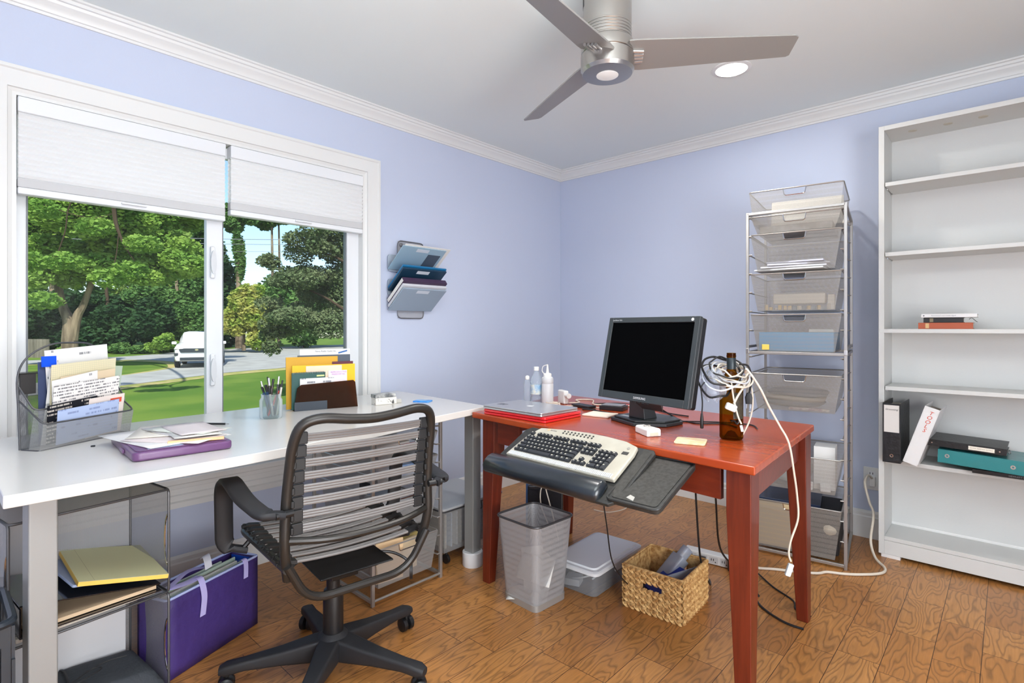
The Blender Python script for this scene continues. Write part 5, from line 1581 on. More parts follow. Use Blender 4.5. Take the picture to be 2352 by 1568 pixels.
lb_.out('paper_label', mat('wine_label', (40, 34, 26), .6, var=(90, (66, 58, 40))), wb_)
cx, cy = 2.012, -1.640
def loop(name, label, r0, z, tilt, ph, r, m, seed, n=11, wob=.10, squash=1, dx=0, dy=0):
    g = random.Random(seed)
    pts = []
    for i in range(n):
        a = ph + 2 * math.pi * i / n
        rad = r0 * (1 + g.uniform(-wob, wob))
        pts.append((cx + dx + rad * math.cos(a), cy + dy + rad * squash * math.sin(a), Q + z + tilt * math.cos(a - 2.2) + g.uniform(-.008, .008)))
    o = B().tube(cr(pts, 4, True), r, 7, True).out(name, m, None)
    return tag(o, label, 'cable')
loop('white_cable_loop', 'cream cable coiled tight round the bottle neck, upper ring', .044, .245, .018, 0, .0028, WC, 1)
loop('white_cable_loop', 'cream cable coiled round the bottle neck, middle ring', .052, .228, .026, 1, .0030, WC, 2)
loop('white_cable_loop', 'cream cable coiled round the bottle shoulder, lowest ring', .058, .208, .020, 2, .0034, WC, 3)
loop('white_cable_loop', 'cream cable coil bulging toward the monitor side', .062, .222, .03, .4, .0030, WC, 4, dx=-.018, dy=-.004)
loop('white_cable_loop', 'cream cable loop drooping over the bottle shoulder at the right', .050, .214, .030, 2.6, .0030, WC, 14, dx=.012, dy=.010)
loop('white_cable_loop', 'thin cream loop crossing in front of the bottle neck', .056, .240, .022, .9, .0026, WC, 15, dx=-.008, dy=.004)
loop('white_cable_loop', 'bluish white cable loop swinging wide left of the neck', .066, .215, .038, 1.7, .0030, mat('cable_bluish', (206, 212, 224), .5), 16, dx=-.030, dy=-.022)
loop('black_cable_loop', 'thin black cable loop lying over the cream coils', .054, .250, .030, 2.4, .0030, BC, 17, dx=-.012, dy=-.010)
loop('grey_cable_loop', 'light grey thin cable ring among the bottle cables', .060, .235, .034, 3, .0026, mat('cable_lg', (186, 188, 194), .5), 5)
loop('black_cable_loop', 'black cable loop hooked over the bottle neck', .062, .236, .045, 1.2, .0038, BC, 6, dx=-.032, dy=-.018)
loop('black_cable_loop', 'second black cable loop sagging left of the bottle', .060, .205, .055, 2.0, .0036, BC, 7, dx=-.050, dy=-.030)
th = R(42.67); rx_, ry_ = math.cos(th), math.sin(th)
def bp3(s, z, f=0):     # s metres to the picture's right of the bottle, f toward the viewer
    return (cx + s * rx_ + f * ry_, cy + s * ry_ - f * rx_, Q + z)
cable('black_power_lead', 'black lead with barrel plug hanging left of the bottle', [bp3(-.10, .20, .02), bp3(-.112, .18, .02), bp3(-.108, .13, .02), bp3(-.110, .09, .02)], .0024, BC)
o = thing('barrel_plug', 'black barrel connector hanging left of the bottle', 'plug', bp3(-.110, .040, .02))
B().lathe([(.0045, 0), (.006, .004), (.006, .03), (.0035, .052)], 12).out('connector', BLACK, o)
o = thing('clear_cable_bag', 'crumpled clear plastic bag of white leads left of the bottle neck', 'bag', bp3(-.062, .135))
b_ = B()
g = random.Random(9)
b_.grid(lambda u, v: (.040 * math.cos(6.2832 * u) * (.25 + .75 * math.sin(math.pi * (.1 + .85 * v))) * (1 + .28 * math.sin(6.2832 * u * 5 + v * 7)), .026 * (1 + .25 * math.sin(6.2832 * u * 4 + v * 9)) * math.sin(6.2832 * u) * (.35 + .65 * math.sin(math.pi * (.15 + .8 * v))), .105 * v + .008 * math.sin(6.2832 * u * 3)), 36, 12)
b_.out('bag_film', clear('film', (240, 242, 246), .72, .15, (214, 220, 230)), o, ang=60)
wp = thing('usb_charger', 'small cream wall charger dangling against the amber bottle', 'charger', bp3(-.022, .118, .052), 30)
B().box((0, 0, 0), (.036, .020, .024), T(0, 0, 0, 0, 22)).out('charger_body', CAPW, wp, bev=.005)
cable('charger_lead', 'short white lead holding the small charger in front of the bottle', [bp3(-.012, .13, .052), bp3(.0, .155, .053), bp3(.022, .19, .052), bp3(.03, .205, .040)], .0038, WC)
cable('hanging_white_lead', 'white lead hanging down the front of the bottle to a connector', [bp3(-.020, .205, .048), bp3(-.014, .15, .053), bp3(.0, .09, .054), bp3(.012, .062, .054)], .0030, WC)
o = thing('usb_connector', 'small cream connector tip at the front of the bottle', 'connector', bp3(.014, .046, .053))
B().box((0, 0, 0), (.008, .006, .022), T(0, 0, 0, 0, -14)).out('connector_tip', CAPW, o, bev=.001)
loop('black_tie', 'black cable tie strap hanging low on the bottle front', .014, .068, .004, 0, .0030, BC, 8, n=8, squash=.5, dx=.035 * ry_, dy=-.040 * rx_)
o = thing('black_plug', 'black two-prong plug hanging at the right of the bottle', 'plug', bp3(.052, .125, .02), 20)
B().loft([[(x, y, .0) for x, y in rr(.020, .016, .004, 3)], [(x, y, .022) for x, y in rr(.024, .018, .004, 3)], [(x, y, .038) for x, y in rr(.012, .012, .003, 3)]]).out('plug_body', BLACK, o)
B().bx(-.007, -.0055, -.002, .002, -.016, 0).out('prong', CHROME, o, ang=0)
B().bx(.0055, .007, -.002, .002, -.016, 0).out('prong', CHROME, o, ang=0)
cable('plug_lead', 'black lead down to the two-prong plug beside the bottle', [bp3(.02, .262, .02), bp3(.05, .255, .02), bp3(.062, .21, .02), bp3(.054, .162, .02)], .0034, BC)
cable('white_thin_lead', 'thin white lead curving down right of the bottle to the table', [bp3(.055, .215), bp3(.072, .17), bp3(.074, .11), bp3(.062, .06), bp3(.042, .018), bp3(.036, .006)], .0030, WC)
cable('long_white_cord', 'long white cord falling from the bottle over the desk side toward the floor', [(2.066, -1.66, Q + .235), (2.10, -1.735, Q + .25), (2.132, -1.716, .969), (2.150, -1.679, .903), (2.172, -1.651, .844), (2.196, -1.632, .784), (2.206, -1.612, .684), (2.210, -1.593, .604), (2.212, -1.591, .532), (2.195, -1.609, .46), (2.190, -1.613, .417), (2.195, -1.608, .391)], .0034, WC, 8)
o = thing('cord_switch', 'small white plug with pale blue label at the end of the long cord', 'plug', (2.185, -1.613, .342), 40)
B().bx(-.009, .009, -.006, .006, 0, .042, T(0, 0, 0, 0, 18)).out('plug_body', mat('plug_pale', (218, 228, 234), .5), o, bev=.003)

# ------------------------------------------------------------ keyboard tray
KF = Matrix.Translation((1.350, -2.088, .698)) @ Matrix.Rotation(R(-3.6), 4, 'Z') @ Matrix.Rotation(R(27), 4, 'X')
tr = thing('keyboard_tray', 'black pull-out keyboard tray with padded wrist rest under the cherry desk', 'keyboard tray')
tr.matrix_world = KF
TB = mat('tray_black', (36, 37, 37), .5, var=(60, (50, 49, 46)))
RUB = mat('rubber_mat', (66, 64, 60), .8, var=(90, (54, 52, 48)))
B().prism([(-.045, -.085), (.510, -.085), (.535, -.06), (.532, .172), (.520, .186), (-.03, .19), (-.05, .17)], -.030, -.018).out('tray_board', TB, tr, bev=.003)
B().prism([(.495, -.072), (.526, -.055), (.522, .165), (.490, .178)], -.0178, -.0155).out('mat_strip', RUB, tr, ang=0)
prof = [(-.086, -.028), (-.090, -.016), (-.084, .002), (-.068, .013), (-.048, .016), (-.028, .012), (-.012, .002), (-.010, -.017), (-.03, -.0178), (-.06, -.0300), (-.078, -.032)]
rings = []
for x, k in ((-.054, .15), (-.050, .7), (-.042, 1), (.1, 1), (.3, 1), (.462, 1), (.472, .75), (.476, .2)):
    c0, c1 = -.05, -.010
    rings.append([(x, c0 + (a - c0) * k, c1 + (b - c1) * k) for a, b in prof])
B().loft(rings).out('wrist_rest', mat('padded_vinyl', (26, 32, 38), .28, spec=.6, coat=.2), tr, ang=60)
MM = KF.inverted() @ (Matrix.Translation((1.845, -2.172, .657)) @ Matrix.Rotation(R(-1), 4, 'Z') @ Matrix.Rotation(R(20), 4, 'X'))
mp_ = B().prism(rr(.175, .26, .022, 5, .082, .125), -.014, .0, MM).out('mouse_platform', TB, tr, bev=.003)
B().prism(rr(.150, .232, .014, 5, .082, .125), .0002, .0022, MM).out('mouse_mat', RUB, mp_, ang=0)
B().tube([tuple(MM @ Vector((x, y, .001))) for x, y in rr(.171, .256, .020, 5, .082, .125)], .0038, 6, True).out('raised_rim', TB, mp_)
B().prism([(.055, .02), (.082, .012), (.078, .03), (.06, .036)], .0023, .0027, MM).out('tape_scrap', mat('tape', (176, 172, 164), .4), mp_, ang=0)
KI = KF.inverted()
B().bx(1.52, 1.66, -1.99, -1.86, .690, .704, KI).out('swing_arm', BLACK, tr, bev=.003)
B().bx(1.54, 1.64, -1.88, -1.30, .712, .742, KI).out('track_plate', BLACK, tr, bev=.003)

# keyboard lies on the tray
kb_ = thing('computer_keyboard', 'beige keyboard with black keys on the tilted tray', 'keyboard')
kb_.matrix_world = KF
KW, KD = .485, .185
BEI = mat('keyboard_beige', (186, 181, 166), .45, var=(12, (176, 169, 154)))
poly_ = [(0, 0), (KW, 0), (KW - .004, .13), (KW - .012, .168)] + [(KW - .012 - (KW - .045) * t, .168 + .028 * math.sin(math.pi * (.12 + .80 * t))) for t in (.12, .3, .5, .7, .88)] + [(.036, .176), (.010, .12)]
B().prism(poly_, -.0155, .0).out('case', BEI, kb_, bev=.005, seg=3)
rb_ = B()
for i in range(70):
    rb_.bx(.012 + i * .0066, .0152 + i * .0066, .003, .021, .0002, .0022)
rb_.out('ribbed_edge', mat('rib_clear', (214, 218, 222), .35), kb_, ang=0)
KEY = mat('key_black', (46, 48, 52), .5)
KCAP = mat('key_legend', (196, 190, 172), .6)
kcache = {}
def key(x, y, w=.0162, d=.0158, leg=True):
    k_ = (round(w, 4), round(d, 4), leg)
    if k_ not in kcache:
        b = B()
        b.loft([[(-w / 2, -d / 2, 0), (w / 2, -d / 2, 0), (w / 2, d / 2, 0), (-w / 2, d / 2, 0)], [(-w / 2 + .002, -d / 2 + .002, .0085), (w / 2 - .002, -d / 2 + .002, .0085), (w / 2 - .002, d / 2 - .0012, .0085), (-w / 2 + .002, d / 2 - .0012, .0085)]])
        if leg:
            b.k = 1
            lw = min(w * .35, .007)
            b.add([(-w / 2 + .004, .000, .0087), (-w / 2 + .004 + lw, .000, .0087), (-w / 2 + .004 + lw, .004, .0087), (-w / 2 + .004, .004, .0087)], [(0, 1, 2, 3)])
        o = b.out('key', (KEY, KCAP), kb_, ang=0)
        kcache[k_] = o
    else:
        o = kcache[k_].copy()
        col.objects.link(o)
        o.parent = kb_
    o.location = (x, y, .0003)
    return o
P_ = .0182
x0, y0 = .022, .034
nk = 0
rows = [[1.25, 1.25, 1.25, 5.9, 1.25, 1.25, 1.25, 1.25], [2.25] + [1] * 10 + [2.45], [1.75] + [1] * 11 + [1.95], [1.5] + [1] * 12 + [1.2], [1] * 13 + [1.7]]
for r_, row in enumerate(rows):
    x = x0
    for w in row:
        key(x + w * P_ / 2, y0 + r_ * P_ + (.001 if r_ else 0), w * P_ - .0018, leg=w < 5); nk += 1
        x += w * P_
for i, gx in enumerate([0, 2, 3, 4, 5, 6.5, 7.5, 8.5, 9.5, 11, 12, 13, 14]):
    key(x0 + P_ / 2 + gx * P_ * .98, y0 + 5.35 * P_); nk += 1
nx = x0 + 15.05 * P_
for i in range(3):
    for j in (3, 4):
        key(nx + i * P_ + P_ / 2, y0 + j * P_); nk += 1
    key(nx + i * P_ + P_ / 2, y0 + 5.35 * P_); key(nx + i * P_ + P_ / 2, y0); nk += 2
key(nx + P_ * 1.5, y0 + P_); nk += 1
px_ = nx + 3.45 * P_
for j in (1, 2, 3):
    for i in range(3):
        key(px_ + (i + .5) * P_, y0 + j * P_); nk += 1
for i in range(4):
    key(px_ + (i + .5) * P_, y0 + 4 * P_); nk += 1
key(px_ + P_, y0, 2 * P_ - .0018); key(px_ + 2.5 * P_, y0)
key(px_ + 3.5 * P_, y0 + P_ * .5, P_ - .0018, 2 * P_ - .002); key(px_ + 3.5 * P_, y0 + P_ * 2.5, P_ - .0018, 2 * P_ - .002)
mbb = mat('media_button', (52, 50, 48), .5)
m0 = None
for i in range(9):
    for j in (0, 1):
        if m0 is None:
            m0 = B().lathe([(.0035, 0), (.0035, .002), (.002, .0026)], 12).out('media_button', mbb, kb_)
            o = m0
        else:
            o = m0.copy(); col.objects.link(o); o.parent = kb_
        o.location = (.155 + i * .0165, .166 + .011 * j - abs(i - 2) * .0012 * 0, .0003)
text('hewlett', .010, mat('kb_ink', (96, 92, 92), .6), kb_, T(.105, .170, .0003, 0, 0, 0), 'maker_lettering', .0002)
B().lathe([(.006, 0), (.006, .0005)], 16, (.080, .171, .0002)).out('orange_emblem', mat('kb_orange', (232, 176, 130), .5), kb_)
B().lathe([(.005, 0), (.005, .002), (.003, .0024)], 14, (KW - .035, .150, .0002)).out('power_button', mat('kb_btn', (150, 146, 138), .5), kb_)
B().bx(KW - .045, KW - .022, .118, .132, .0002, .0012).out('indicator_window', mbb, kb_, ang=0)

# ------------------------------------------------------------ tall wire drawer tower
TWX, TWY, TRZ = 1.930, -.585, 8.0
tw = thing('wire_drawer_tower', 'tall silver wire drawer tower with mesh baskets beside the bookcase', 'drawer tower', (TWX, TWY, 0), TRZ)
TWW, TWD = .44, .52
for s in (-1, 1):
    sf = side_frame(tw, s * TWW / 2, TWD, 1.040, TW, 10, pitch=.098)
    side_frame(tw, s * TWW / 2, TWD, 1.765, TW, 7, z0=1.045, pitch=.098)
for z in (1.757, 1.033, .018, ):
    B().bx(-TWW / 2, TWW / 2, -.007, .007, z - .007, z + .007).out('cross_rail', TW, tw, bev=.002)
    B().bx(-TWW / 2, TWW / 2, TWD - .007, TWD + .007, z - .007, z + .007).out('cross_rail', TW, tw, bev=.002)
for s in (-1, 1):
    B().bx(s * TWW / 2 - .008, s * TWW / 2 + .008, -.008, .008, 1.03, 1.055).out('frame_connector', SILVER, tw, bev=.002)
PT = perf('tower_mesh', (164, 160, 154), .0042, .33)
DR = [(1.650, .088), (1.455, .190), (1.250, .190), (1.040, .190), (.742, .185), (.345, .175), (.030, .245)]
for z, h_ in DR:
    drawer(tw, .408, .49, h_, z, PT, TW, .03, -.004)
def tww(x, y, z):
    a = R(TRZ)
    return (TWX + x * math.cos(a) - y * math.sin(a), TWY + x * math.sin(a) + y * math.cos(a), z)
# extra basket nested on top
tb = thing('wire_basket', 'loose silver mesh basket sitting on top of the drawer tower', 'wire basket', tww(.0, .0, 0), TRZ)
drawer(tb, .425, .49, .170, 1.700, PT, TW, .02, .0)
def inside(name, label, cat, x, y, z, w, d, h_, m, rz=0, tilt=0, bev=.002):
    o = B().box((0, 0, h_ / 2), (w, d, h_)).out(name, m, None, bev=min(bev, h_ / 3, w / 3))
    o.location = tww(x, y, z); o.rotation_euler = (R(tilt), 0, R(TRZ + rz))
    return tag(o, label, cat)
CRM = mat('cream_carton', (214, 206, 190), .7)
inside('large_envelope', 'large cream envelope standing in the top loose basket', 'envelope', .03, .22, 1.704, .34, .012, .15, mat('env_cream', (226, 222, 212), .7), 2, -8)
inside('paper_bundle', 'flat bundle of white papers filling the top drawer of the tower', 'paper', .0, .22, 1.654, .33, .40, .035, mat('bundle', (206, 202, 194), .8, var=(14, (176, 166, 150))))
for k in range(4):
    inside('paper_sheets', ['lowest layer of white paper in the second tower drawer', 'rumpled paper layer in the second tower drawer', 'creased white paper in the second tower drawer', 'topmost rumpled sheet in the second tower drawer'][k], 'paper', .01 * k - .02, .20, 1.459 + k * .012, .32 - .02 * k, .38, .008, mat('sheet%d' % k, (222 - 6 * k, 224 - 6 * k, 224), .8), (k % 3 - 1) * 4)
inside('egg_carton_box', 'long cream divided box in the third tower drawer', 'box', .01, .12, 1.285, .24, .10, .055, CRM, 0, 0, .008)
inside('small_cream_box', 'small cream upright box at the right of the third tower drawer', 'box', .155, .10, 1.256, .03, .05, .075, CRM)
for i in range(14):
    g = random.Random(40 + i)
    inside('small_part', 'tiny part on the third tower drawer floor, %s' % ('leftmost of the row', 'second from left', 'third from left', 'fourth from left', 'fifth from left', 'sixth from left', 'seventh from left', 'seventh from right', 'sixth from right', 'fifth from right', 'fourth from right', 'third from right', 'second from right', 'rightmost of the row')[i], 'part', -.14 + i * .022, .055 + g.uniform(0, .04), 1.255, .014, .016, .012 + g.uniform(0, .02), mat('partc', g.choice([(200, 170, 110), (210, 200, 180), (120, 140, 150)]), .5), g.uniform(0, 90))['group'] = 'small parts in the third tower drawer'
inside('blue_folder_stack', 'sky blue folder stack filling the fourth tower drawer', 'folder', .0, .23, 1.044, .34, .40, .095, mat('sky_folder', (70, 158, 208), .6), 0, 0, .004)
inside('silver_box', 'small pale box on the blue folders in the fourth tower drawer', 'box', .11, .12, 1.14, .11, .08, .016, mat('pale_box', (206, 206, 200), .5))
inside('yellow_tag', 'small yellow tag at the lower left of the fourth tower drawer', 'tag', -.135, .012, 1.049, .035, .006, .028, mat('yellow_tag', (224, 196, 90), .6))
for k, (c, l_) in enumerate((((110, 110, 116), 'lowest dark grey cloth in the fifth tower drawer'), ((170, 158, 142), 'tan folded cloth in the fifth tower drawer'), ((84, 86, 100), 'topmost dark purse-like pouch in the fifth tower drawer'))):
    lump('folded_cloth', l_, 'cloth', tww(-.02 + .01 * k, .18, .746 + k * .026), (.30, .30, .05), mat('cloth%d' % k, c, .9), TRZ, seed=10 + k, amp=.2)
inside('ruler', 'printed strip lying at the front of the fifth tower drawer', 'ruler', .06, .035, .748, .18, .02, .012, mat('strip', (196, 190, 186), .6, var=(60, (150, 120, 130))))
inside('white_gift_box', 'tall white box standing in the sixth tower drawer', 'box', .125, .14, .349, .095, .12, .215, mat('white_box', (228, 228, 226), .5))
lump('clear_bag', 'crumpled clear plastic bag in the sixth tower drawer', 'bag', tww(-.06, .16, .349), (.24, .24, .20), clear('cbag2', (220, 228, 228), .5, .2, (206, 214, 214)), TRZ, seed=21, amp=.5)
for k, x in enumerate((.055, .13)):
    inside('white_adapter', ['left white adapter block at the front of the sixth tower drawer', 'right white adapter block at the front of the sixth tower drawer'][k], 'adapter', x, .05, .35, .045, .045, .035, WHITE, 10 * k, 0, .005)
inside('navy_binder', 'navy blue binder lying across the bottom tower drawer', 'binder', -.06, .22, .245, .32, .30, .022, mat('navy_glossy', (26, 44, 74), .25, coat=.3), 3)
inside('manila_box', 'tan board folder standing in the bottom tower drawer', 'folder', -.07, .045, .036, .27, .05, .215, mat('tan_board', (206, 182, 142), .7), 2, -6)
inside('dark_case', 'black device case in the bottom tower drawer at the right', 'case', .125, .22, .036, .13, .34, .20, SOFTBLACK, 0, 0, .01)
lump('crumpled_tissue', 'crumpled cream tissue in the bottom tower drawer', 'tissue', tww(.15, .036, .14), (.05, .03, .05), mat('tissue', (232, 220, 196), .9), seed=31, amp=.8)

# ------------------------------------------------------------ bookcase
bc_ = thing('white_bookcase', 'tall white bookcase with mostly empty shelves against the back wall', 'bookcase', (2.235, -.255, 0))
BW_ = mat('bookcase_white', (208, 209, 207), .45, bump=(150, .04))
BT, BWid, BDp = .024, 1.02, .250
B().bx(0, BT, 0, BDp, .018, 2.185).out('side_panel', BW_, bc_, bev=.001)
B().bx(BWid - BT, BWid, 0, BDp, .018, 2.185).out('side_panel', BW_, bc_, bev=.001)
B().bx(BT, BWid - BT, 0, BDp, 2.162, 2.185).out('top_panel', BW_, bc_, bev=.001)
B().bx(BT, BWid - BT, BDp - .008, BDp - .002, .10, 2.162).out('back_panel', BW_, bc_, ang=0)
for z, full in ((1.878, 0), (1.524, 0), (1.137, 1), (.848, 0), (.478, 0), (.088, 1)):
    e = .003 if not full else 0
    sh_ = B().bx(BT + e if z != 1.137 else .004, BWid - BT - e if z != 1.137 else BWid - .004, .004 if z != 1.137 else -.001, BDp - .009, z, z + .020)
    so_ = sh_.out('shelf', BW_, bc_, bev=.0015)
    if e:
        for s in (BT + .002, BWid - BT - .010):
            B().bx(s, s + .008, .05, .06, z - .008, z - .0005).bx(s, s + .008, .19, .20, z - .008, z - .0005).out('shelf_pin', CHROME, so_, ang=0)
B().bx(BT, BWid - BT, .004, .022, .018, .087).out('kick_board', BW_, bc_, bev=.001)
for x in (.03, BWid - .14):
    B().bx(x - .02, x + .06, .006, .18, .0, .0175).out('foot_block', WHITE, bc_, bev=.001)
for x in (.13, .27, .40):
    B().lathe([(.018, 0), (.018, .002)], 20, (x, .10, 2.1598)).out('hole_cap', mat('cap_beige', (196, 190, 176), .6), bc_)
def bcw(x, y, z):
    return (2.235 + x, -.255 + y, z)
SZ = .4985
# black lever-arch
def binder(name, label, w, d, h_, m, loc, rot, gap=True, pages=(200, 190, 176)):
    """upright binder: spine faces -y, width w along x, depth d along +y"""
    t = thing(name, label, 'binder', loc); t.rotation_euler = rot
    B().bx(0, .003, 0, d, 0, h_).out('cover', m, t, bev=.001)
    B().bx(w - .003, w, 0, d, 0, h_).out('cover', m, t, bev=.001)
    B().bx(.003, w - .003, 0, .003, 0, h_).out('spine', m, t, bev=.001)
    B().bx(.008, w - .012, .012, d - .03, .006, h_ - .022).out('page_block', mat('pages', pages, .8), t, ang=0)
    return t
b1 = binder('black_lever_binder', 'black binder with white spine label standing at the shelf left', .074, .27, .292, mat('binder_black', (34, 35, 38), .35, bump=(40, .3)), (2.238, -.315, SZ - .002), (0, 0, R(-1)))
B().bx(.006, .068, -.0012, -.0002, .150, .283).out('spine_label', mat('label_white', (214, 210, 206), .6), b1, ang=0)
text('Grooming', .0125, mat('pen_black', (30, 30, 34), .6), b1, T(.037, -.0014, .262, 90), 'handwritten_label', .0002, sh=.3)
B().lathe([(.005, 0), (.008, .001), (.008, .002), (.005, .002)], 16, (0, 0, 0), T(.037, -.0002, .035, 90), cap=False).out('finger_ring', CHROME, b1)
b1.location = (2.262, -.325, SZ + .0005)
b2 = binder('white_ring_binder', 'white binder marked in red leaning against the stack of binders', .060, .245, .290, mat('binder_white', (226, 226, 226), .3, bump=(28, .35)), (2.345, -.340, SZ + .020), (0, R(17.5), R(-2)), pages=(150, 140, 130))
for i, c in enumerate('TOOLS'):
    text(c, .026, mat('marker_red', (212, 70, 36), .6), b2, T(.032, -.0006, .262 - i * .0215, 90), 'red_lettering', .0002, sh=.2)
# stacked binders on their side: spine to the room
def flatb(name, label, L_, d, h_, m, loc, rz, taper=0):
    t = thing(name, label, 'binder', loc, rz)
    B().bx(0, L_, 0, d, 0, .003).out('cover', m, t, bev=.001)
    B().bx(0, L_, 0, d, h_ - .003, h_).out('cover', m, t, bev=.001)
    B().bx(0, L_, 0, .003, .003, h_ - .003).out('spine', m, t, bev=.001)
    B().bx(.008, L_ - .008, .012, d - .012, .004, h_ - .010).out('page_block', mat('pagesb', (196, 188, 178), .8), t, ang=0)
    return t
k1 = flatb('thin_black_binder', 'thin black folder with printed spine at the bottom of the binder stack', .30, .24, .018, mat('bk_gloss', (22, 23, 26), .3), (2.60, -.300, SZ + .001), -2)
text('HEWLETT PACKARD', .010, mat('ink_grey', (120, 120, 124), .6), k1, T(.17, -.0006, .009, 90), 'spine_print', .0002)
k2 = flatb('teal_binder', 'teal vinyl binder lying under the black ring binder', .305, .25, .062, mat('teal_vinyl', (44, 126, 130), .3, bump=(12, .5)), (2.475, -.305, SZ + .0205), -2)
k2.rotation_euler = (0, R(2.2), R(-2)); k2.location.z = SZ + .031
B().lathe([(.004, 0), (.009, .001), (.009, .002), (.004, .002)], 18, (0, 0, 0), T(.035, -.0002, .035, 90), cap=False).out('ring_hole', SILVER, k2)
B().lathe([(.004, 0), (.009, .001), (.009, .002), (.004, .002)], 18, (0, 0, 0), T(.262, -.0002, .031, 90), cap=False).out('ring_hole', SILVER, k2)
k3 = flatb('black_ring_binder', 'black ring binder with cream spine label on top of the teal one', .285, .24, .030, mat('bk_leather', (26, 26, 28), .4, bump=(80, .2)), (2.432, -.300, SZ + .0965), -2)
k3.rotation_euler = (0, R(1.6), R(-2)); k3.location.z = SZ + .105
B().bx(.155, .245, -.0012, -.0002, .006, .023).out('spine_label', mat('label_cream', (232, 226, 212), .6), k3, ang=0)
text('BOOK KEEPING INTRO', .0075, mat('ink_tan', (150, 140, 130), .6), k3, T(.20, -.0014, .0145, 90), 'label_print', .0002)
for x in (.022, .262):
    B().lathe([(.003, 0), (.003, .0015)], 12, (0, 0, 0), T(x, -.0002, .015, 90)).out('rivet', CHROME, k3)
for x in (-.009, .294):
    B().tube([(x + .006 * math.cos(t) * .6, .03, .015 + .009 * math.sin(t)) for t in np.linspace(0, 6.28, 12)[:-1]], .0016, 6, True).out('ring_end', CHROME, k3)
# books on the fourth shelf
BZ = 1.1575
def book(name, label, x, y, z, L_, d, h_, c, band=None):
    t = thing(name, label, 'book', bcw(x - .018, y, z))
    cv = mat(name + '_cover', c, .45)
    B().bx(0, L_, 0, d, 0, .002).out('cover', cv, t, bev=.0005)
    B().bx(0, L_, 0, d, h_ - .002, h_).out('cover', cv, t, bev=.0005)
    B().bx(0, L_, 0, .003, .002, h_ - .002).out('spine', cv, t, bev=.0005)
    B().bx(.003, L_ - .003, .004, d - .004, .0022, h_ - .0022).out('page_block', mat('bookpages', (220, 212, 196), .8), t, ang=0)
    if band:
        B().bx(band[0], band[1], -.0007, -.0002, .003, h_ - .003).out('spine_band', mat('band', band[2], .4, .3), t, ang=0)
    return t
book('brown_leather_book', 'thick reddish brown leather book at the bottom of the book stack', .180, .005, BZ, .205, .15, .030, (170, 84, 52), (.028, .042, (206, 170, 120)))
book('black_prayer_book', 'small black book in the middle of the book stack', .200, .01, BZ + .0305, .150, .11, .024, (28, 27, 28), (.024, .038, (130, 120, 96)))
wbk = book('white_paperback', 'thin white paperback on top of the book stack', .192, .0, BZ + .055, .208, .15, .017, (226, 226, 226))
text('Annotated and Unabridged', .0085, mat('ink_g2', (140, 142, 150), .6), wbk, T(.085, -.0004, .0085, 90), 'spine_print', .0002)
B().lathe([(.003, 0), (.003, .0004)], 12, (0, 0, 0), T(.010, -.0002, .0085, 90)).out('spine_dot', mat('dot', (90, 92, 98), .6), wbk)
o = B().tube(cr([(0, 0, 0), (.01, -.004, .006), (.024, 0, -.008), (.03, .0, -.012)], 5), .0012, 5).out('ribbon_bookmark', BLACK, None)
put(o, bcw(.352, .02, BZ + .045)); tag(o, 'thin black ribbon hanging from the black book', 'ribbon')
o = B().bx(0, .03, 0, .02, 0, .0012).out('paper_slip', mat('slip', (206, 200, 190), .7), None, ang=0)
put(o, bcw(.150, .02, BZ + .0005), 10); tag(o, 'paper slip poking out left under the brown book', 'paper')

# ------------------------------------------------------------ cables and power strip on the floor
ps = thing('power_strip', 'white power strip with a row of sockets on the floor behind the desk leg', 'power strip', (1.660, -.905, 0), 6)
PSW = mat('strip_white', (218, 218, 216), .4)
B().bx(-.15, .17, -.028, .028, .002, .050).out('strip_body', PSW, ps, bev=.006)
for i in range(5):
    q = B().bx(-.125 + i * .052, -.085 + i * .052, -.0295, -.0285, .010, .040).out('socket', mat('sock', (196, 196, 196), .4), ps, ang=0)
    B().bx(-.118 + i * .052, -.115 + i * .052, -.0302, -.0296, .022, .033).bx(-.108 + i * .052, -.105 + i * .052, -.0302, -.0296, .022, .033).lathe([(.0028, 0), (.0028, .0006)], 10, (0, 0, 0), T(-.097 + i * .052, -.0296, .017, 90)).out('socket_slot', BLACK, q, ang=0)
o = slab('black_power_plug', 'black plug pushed into the power strip', 'plug', .026, .035, .022, BLACK, (1.617, -.962, .014), 6)
o = thing('white_plug_end', 'black and white cable plug lying on the floor near the rear desk leg', 'plug', (1.86, -1.06, .008), -46)
o2 = slab('power_brick', 'black power brick plugged into the right end of the strip', 'adapter', .075, .055, .050, mat('brick_black', (28, 28, 30), .35), (1.772, -.925, .004), 6)
bpy.data.objects.remove(o)
cable('black_desk_cable', 'black cable hanging straight from the desk down to the strip, left one', [(1.79, -1.45, .66), (1.785, -1.42, .5), (1.775, -1.35, .2), (1.77, -1.25, .06), (1.72, -1.12, .006), (1.64, -1.02, .01), (1.62, -.985, .024)], .0042, BC, 8)
cable('black_desk_cable', 'black cable hanging from the desk to the power brick, right one', [(1.86, -1.42, .66), (1.845, -1.36, .45), (1.80, -1.2, .2), (1.82, -1.05, .07), (1.80, -.96, .05)], .0042, BC, 8)
cable('thin_floor_cable', 'thin black cable looping over the floor behind the basket', [(1.62, -.98, .02), (1.52, -.98, .006), (1.44, -1.0, .004), (1.40, -1.1, .004), (1.46, -1.25, .004)], .0028, BC, 8)
cable('tray_cable', 'thin black cable dropping from under the keyboard tray', [(1.56, -1.78, .60), (1.565, -1.74, .4), (1.55, -1.66, .2), (1.56, -1.50, .05), (1.53, -1.30, .004), (1.50, -1.15, .004)], .0026, BC, 8)
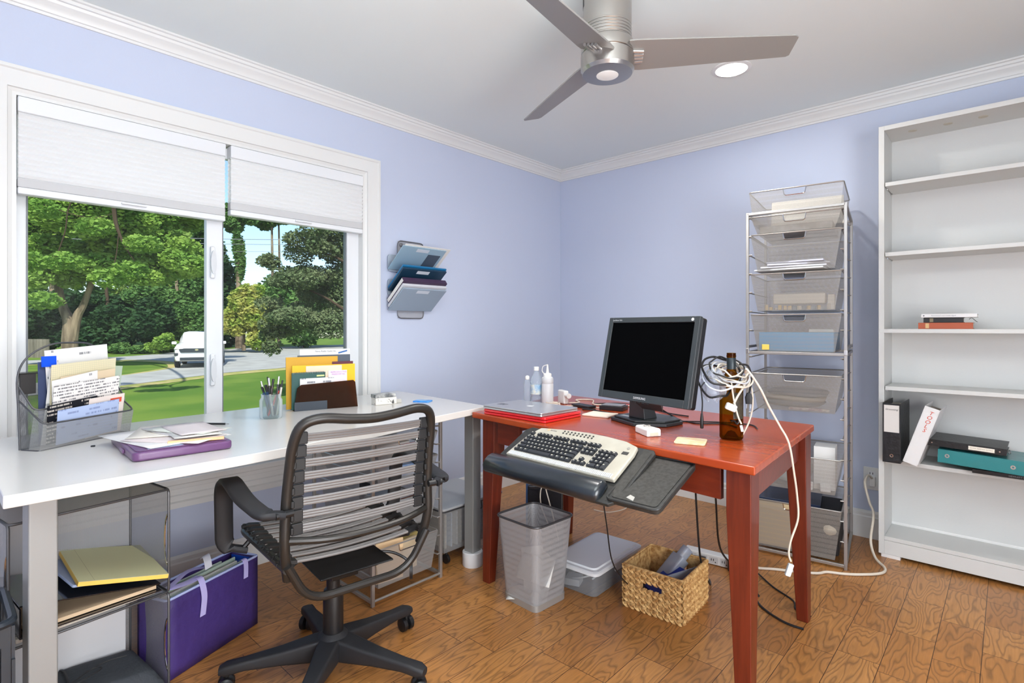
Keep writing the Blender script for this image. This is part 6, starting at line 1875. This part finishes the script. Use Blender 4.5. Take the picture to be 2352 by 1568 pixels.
cable('grey_desk_cable', 'thin grey cable hanging by the left desk leg', [(1.05, -1.48, .66), (1.04, -1.46, .4), (1.03, -1.47, .25), (1.02, -1.50, .12), (.98, -1.55, .004), (.90, -1.50, .004)], .0030, GC, 8)
cable('grey_desk_cable', 'second grey cable hanging beside the computer tower', [(1.10, -1.50, .66), (1.075, -1.49, .4), (1.06, -1.50, .2), (1.07, -1.52, .05), (1.08, -1.56, .006), (1.1, -1.60, .004)], .0024, GC, 8)
cable('white_tag_cable', 'white twisted cable with paper tag hanging above the waste bin', [(1.12, -1.60, .62), (1.14, -1.60, .54), (1.13, -1.60, .47), (1.145, -1.60, .42), (1.17, -1.58, .30), (1.19, -1.56, .18)], .0028, WC, 8)
cable('white_tag_cable', 'second strand of white cable behind the paper tag', [(1.135, -1.60, .60), (1.125, -1.60, .54), (1.14, -1.60, .46), (1.115, -1.60, .40), (1.12, -1.60, .33), (1.15, -1.58, .24)], .0028, WC, 8)
o = B().bx(-.024, .024, -.0008, .0008, -.085, 0, T(0, 0, 0, 0, -24)).out('paper_tag', printed('tag_print', (196, 196, 192), (120, 120, 120), 110), None, ang=0)
put(o, (1.135, -1.615, .515), 40); tag(o, 'grey paper tag tied to the white cable above the bin', 'tag')
# white extension cord along the floor to the wall outlet
cable('white_extension_cord', 'thick cream extension cord running along the floor to the wall outlet', [(1.80, -.875, .02), (1.84, -.83, .007), (1.90, -.79, .007), (1.98, -.75, .007), (2.06, -.70, .007), (2.09, -.655, .007), (2.15, -.625, .007), (2.21, -.58, .007), (2.28, -.50, .007), (2.285, -.42, .007), (2.235, -.345, .02), (2.205, -.28, .08), (2.205, -.20, .19), (2.18, -.16, .24), (2.155, -.13, .33), (2.16, -.07, .36), (2.172, -.035, .34)], .0062, WC, 8)
o = thing('cord_plug', 'cream plug of the extension cord pushed into the wall outlet', 'plug', (2.172, -.034, .305), 0)
B().bx(-.014, .014, -.0, .026, -.014, .040).out('plug_body', CAPW, o, bev=.005)
cable('black_floor_cable', 'black power cord lying on the floor by the right rear desk leg', [(1.90, -1.07, .02), (1.94, -1.16, .006), (2.0, -1.22, .006), (2.08, -1.26, .006), (2.145, -1.262, .006)], .0045, BC, 8)
cable('black_floor_cable', 'thin black cord running from the strip toward the rear desk leg', [(1.86, -.90, .01), (1.95, -.98, .005), (2.05, -1.05, .005), (2.08, -1.12, .005), (2.14, -1.14, .005)], .0035, BC, 8)
o = thing('inline_connector', 'black and white inline connector of the cord beside the desk leg', 'connector', (1.905, -1.085, .008), -48)
B().tube([(-.035, 0, 0), (-.01, 0, 0), (.012, 0, 0), (.04, 0, 0)], [.006, .0075, .0075, .005], 10).out('connector_body', BLACK, o)
B().rod((-.062, 0, 0), (-.0355, 0, 0), .005, 8).out('white_wrap', WHITE, o)
cable('baseboard_cable', 'thin cream cable along the back baseboard left of the tower', [(.94, -.9, .10), (.95, -.75, .05), (.92, -.5, .01), (.8, -.3, .006), (.6, -.1, .01)], .0028, WC, 8)
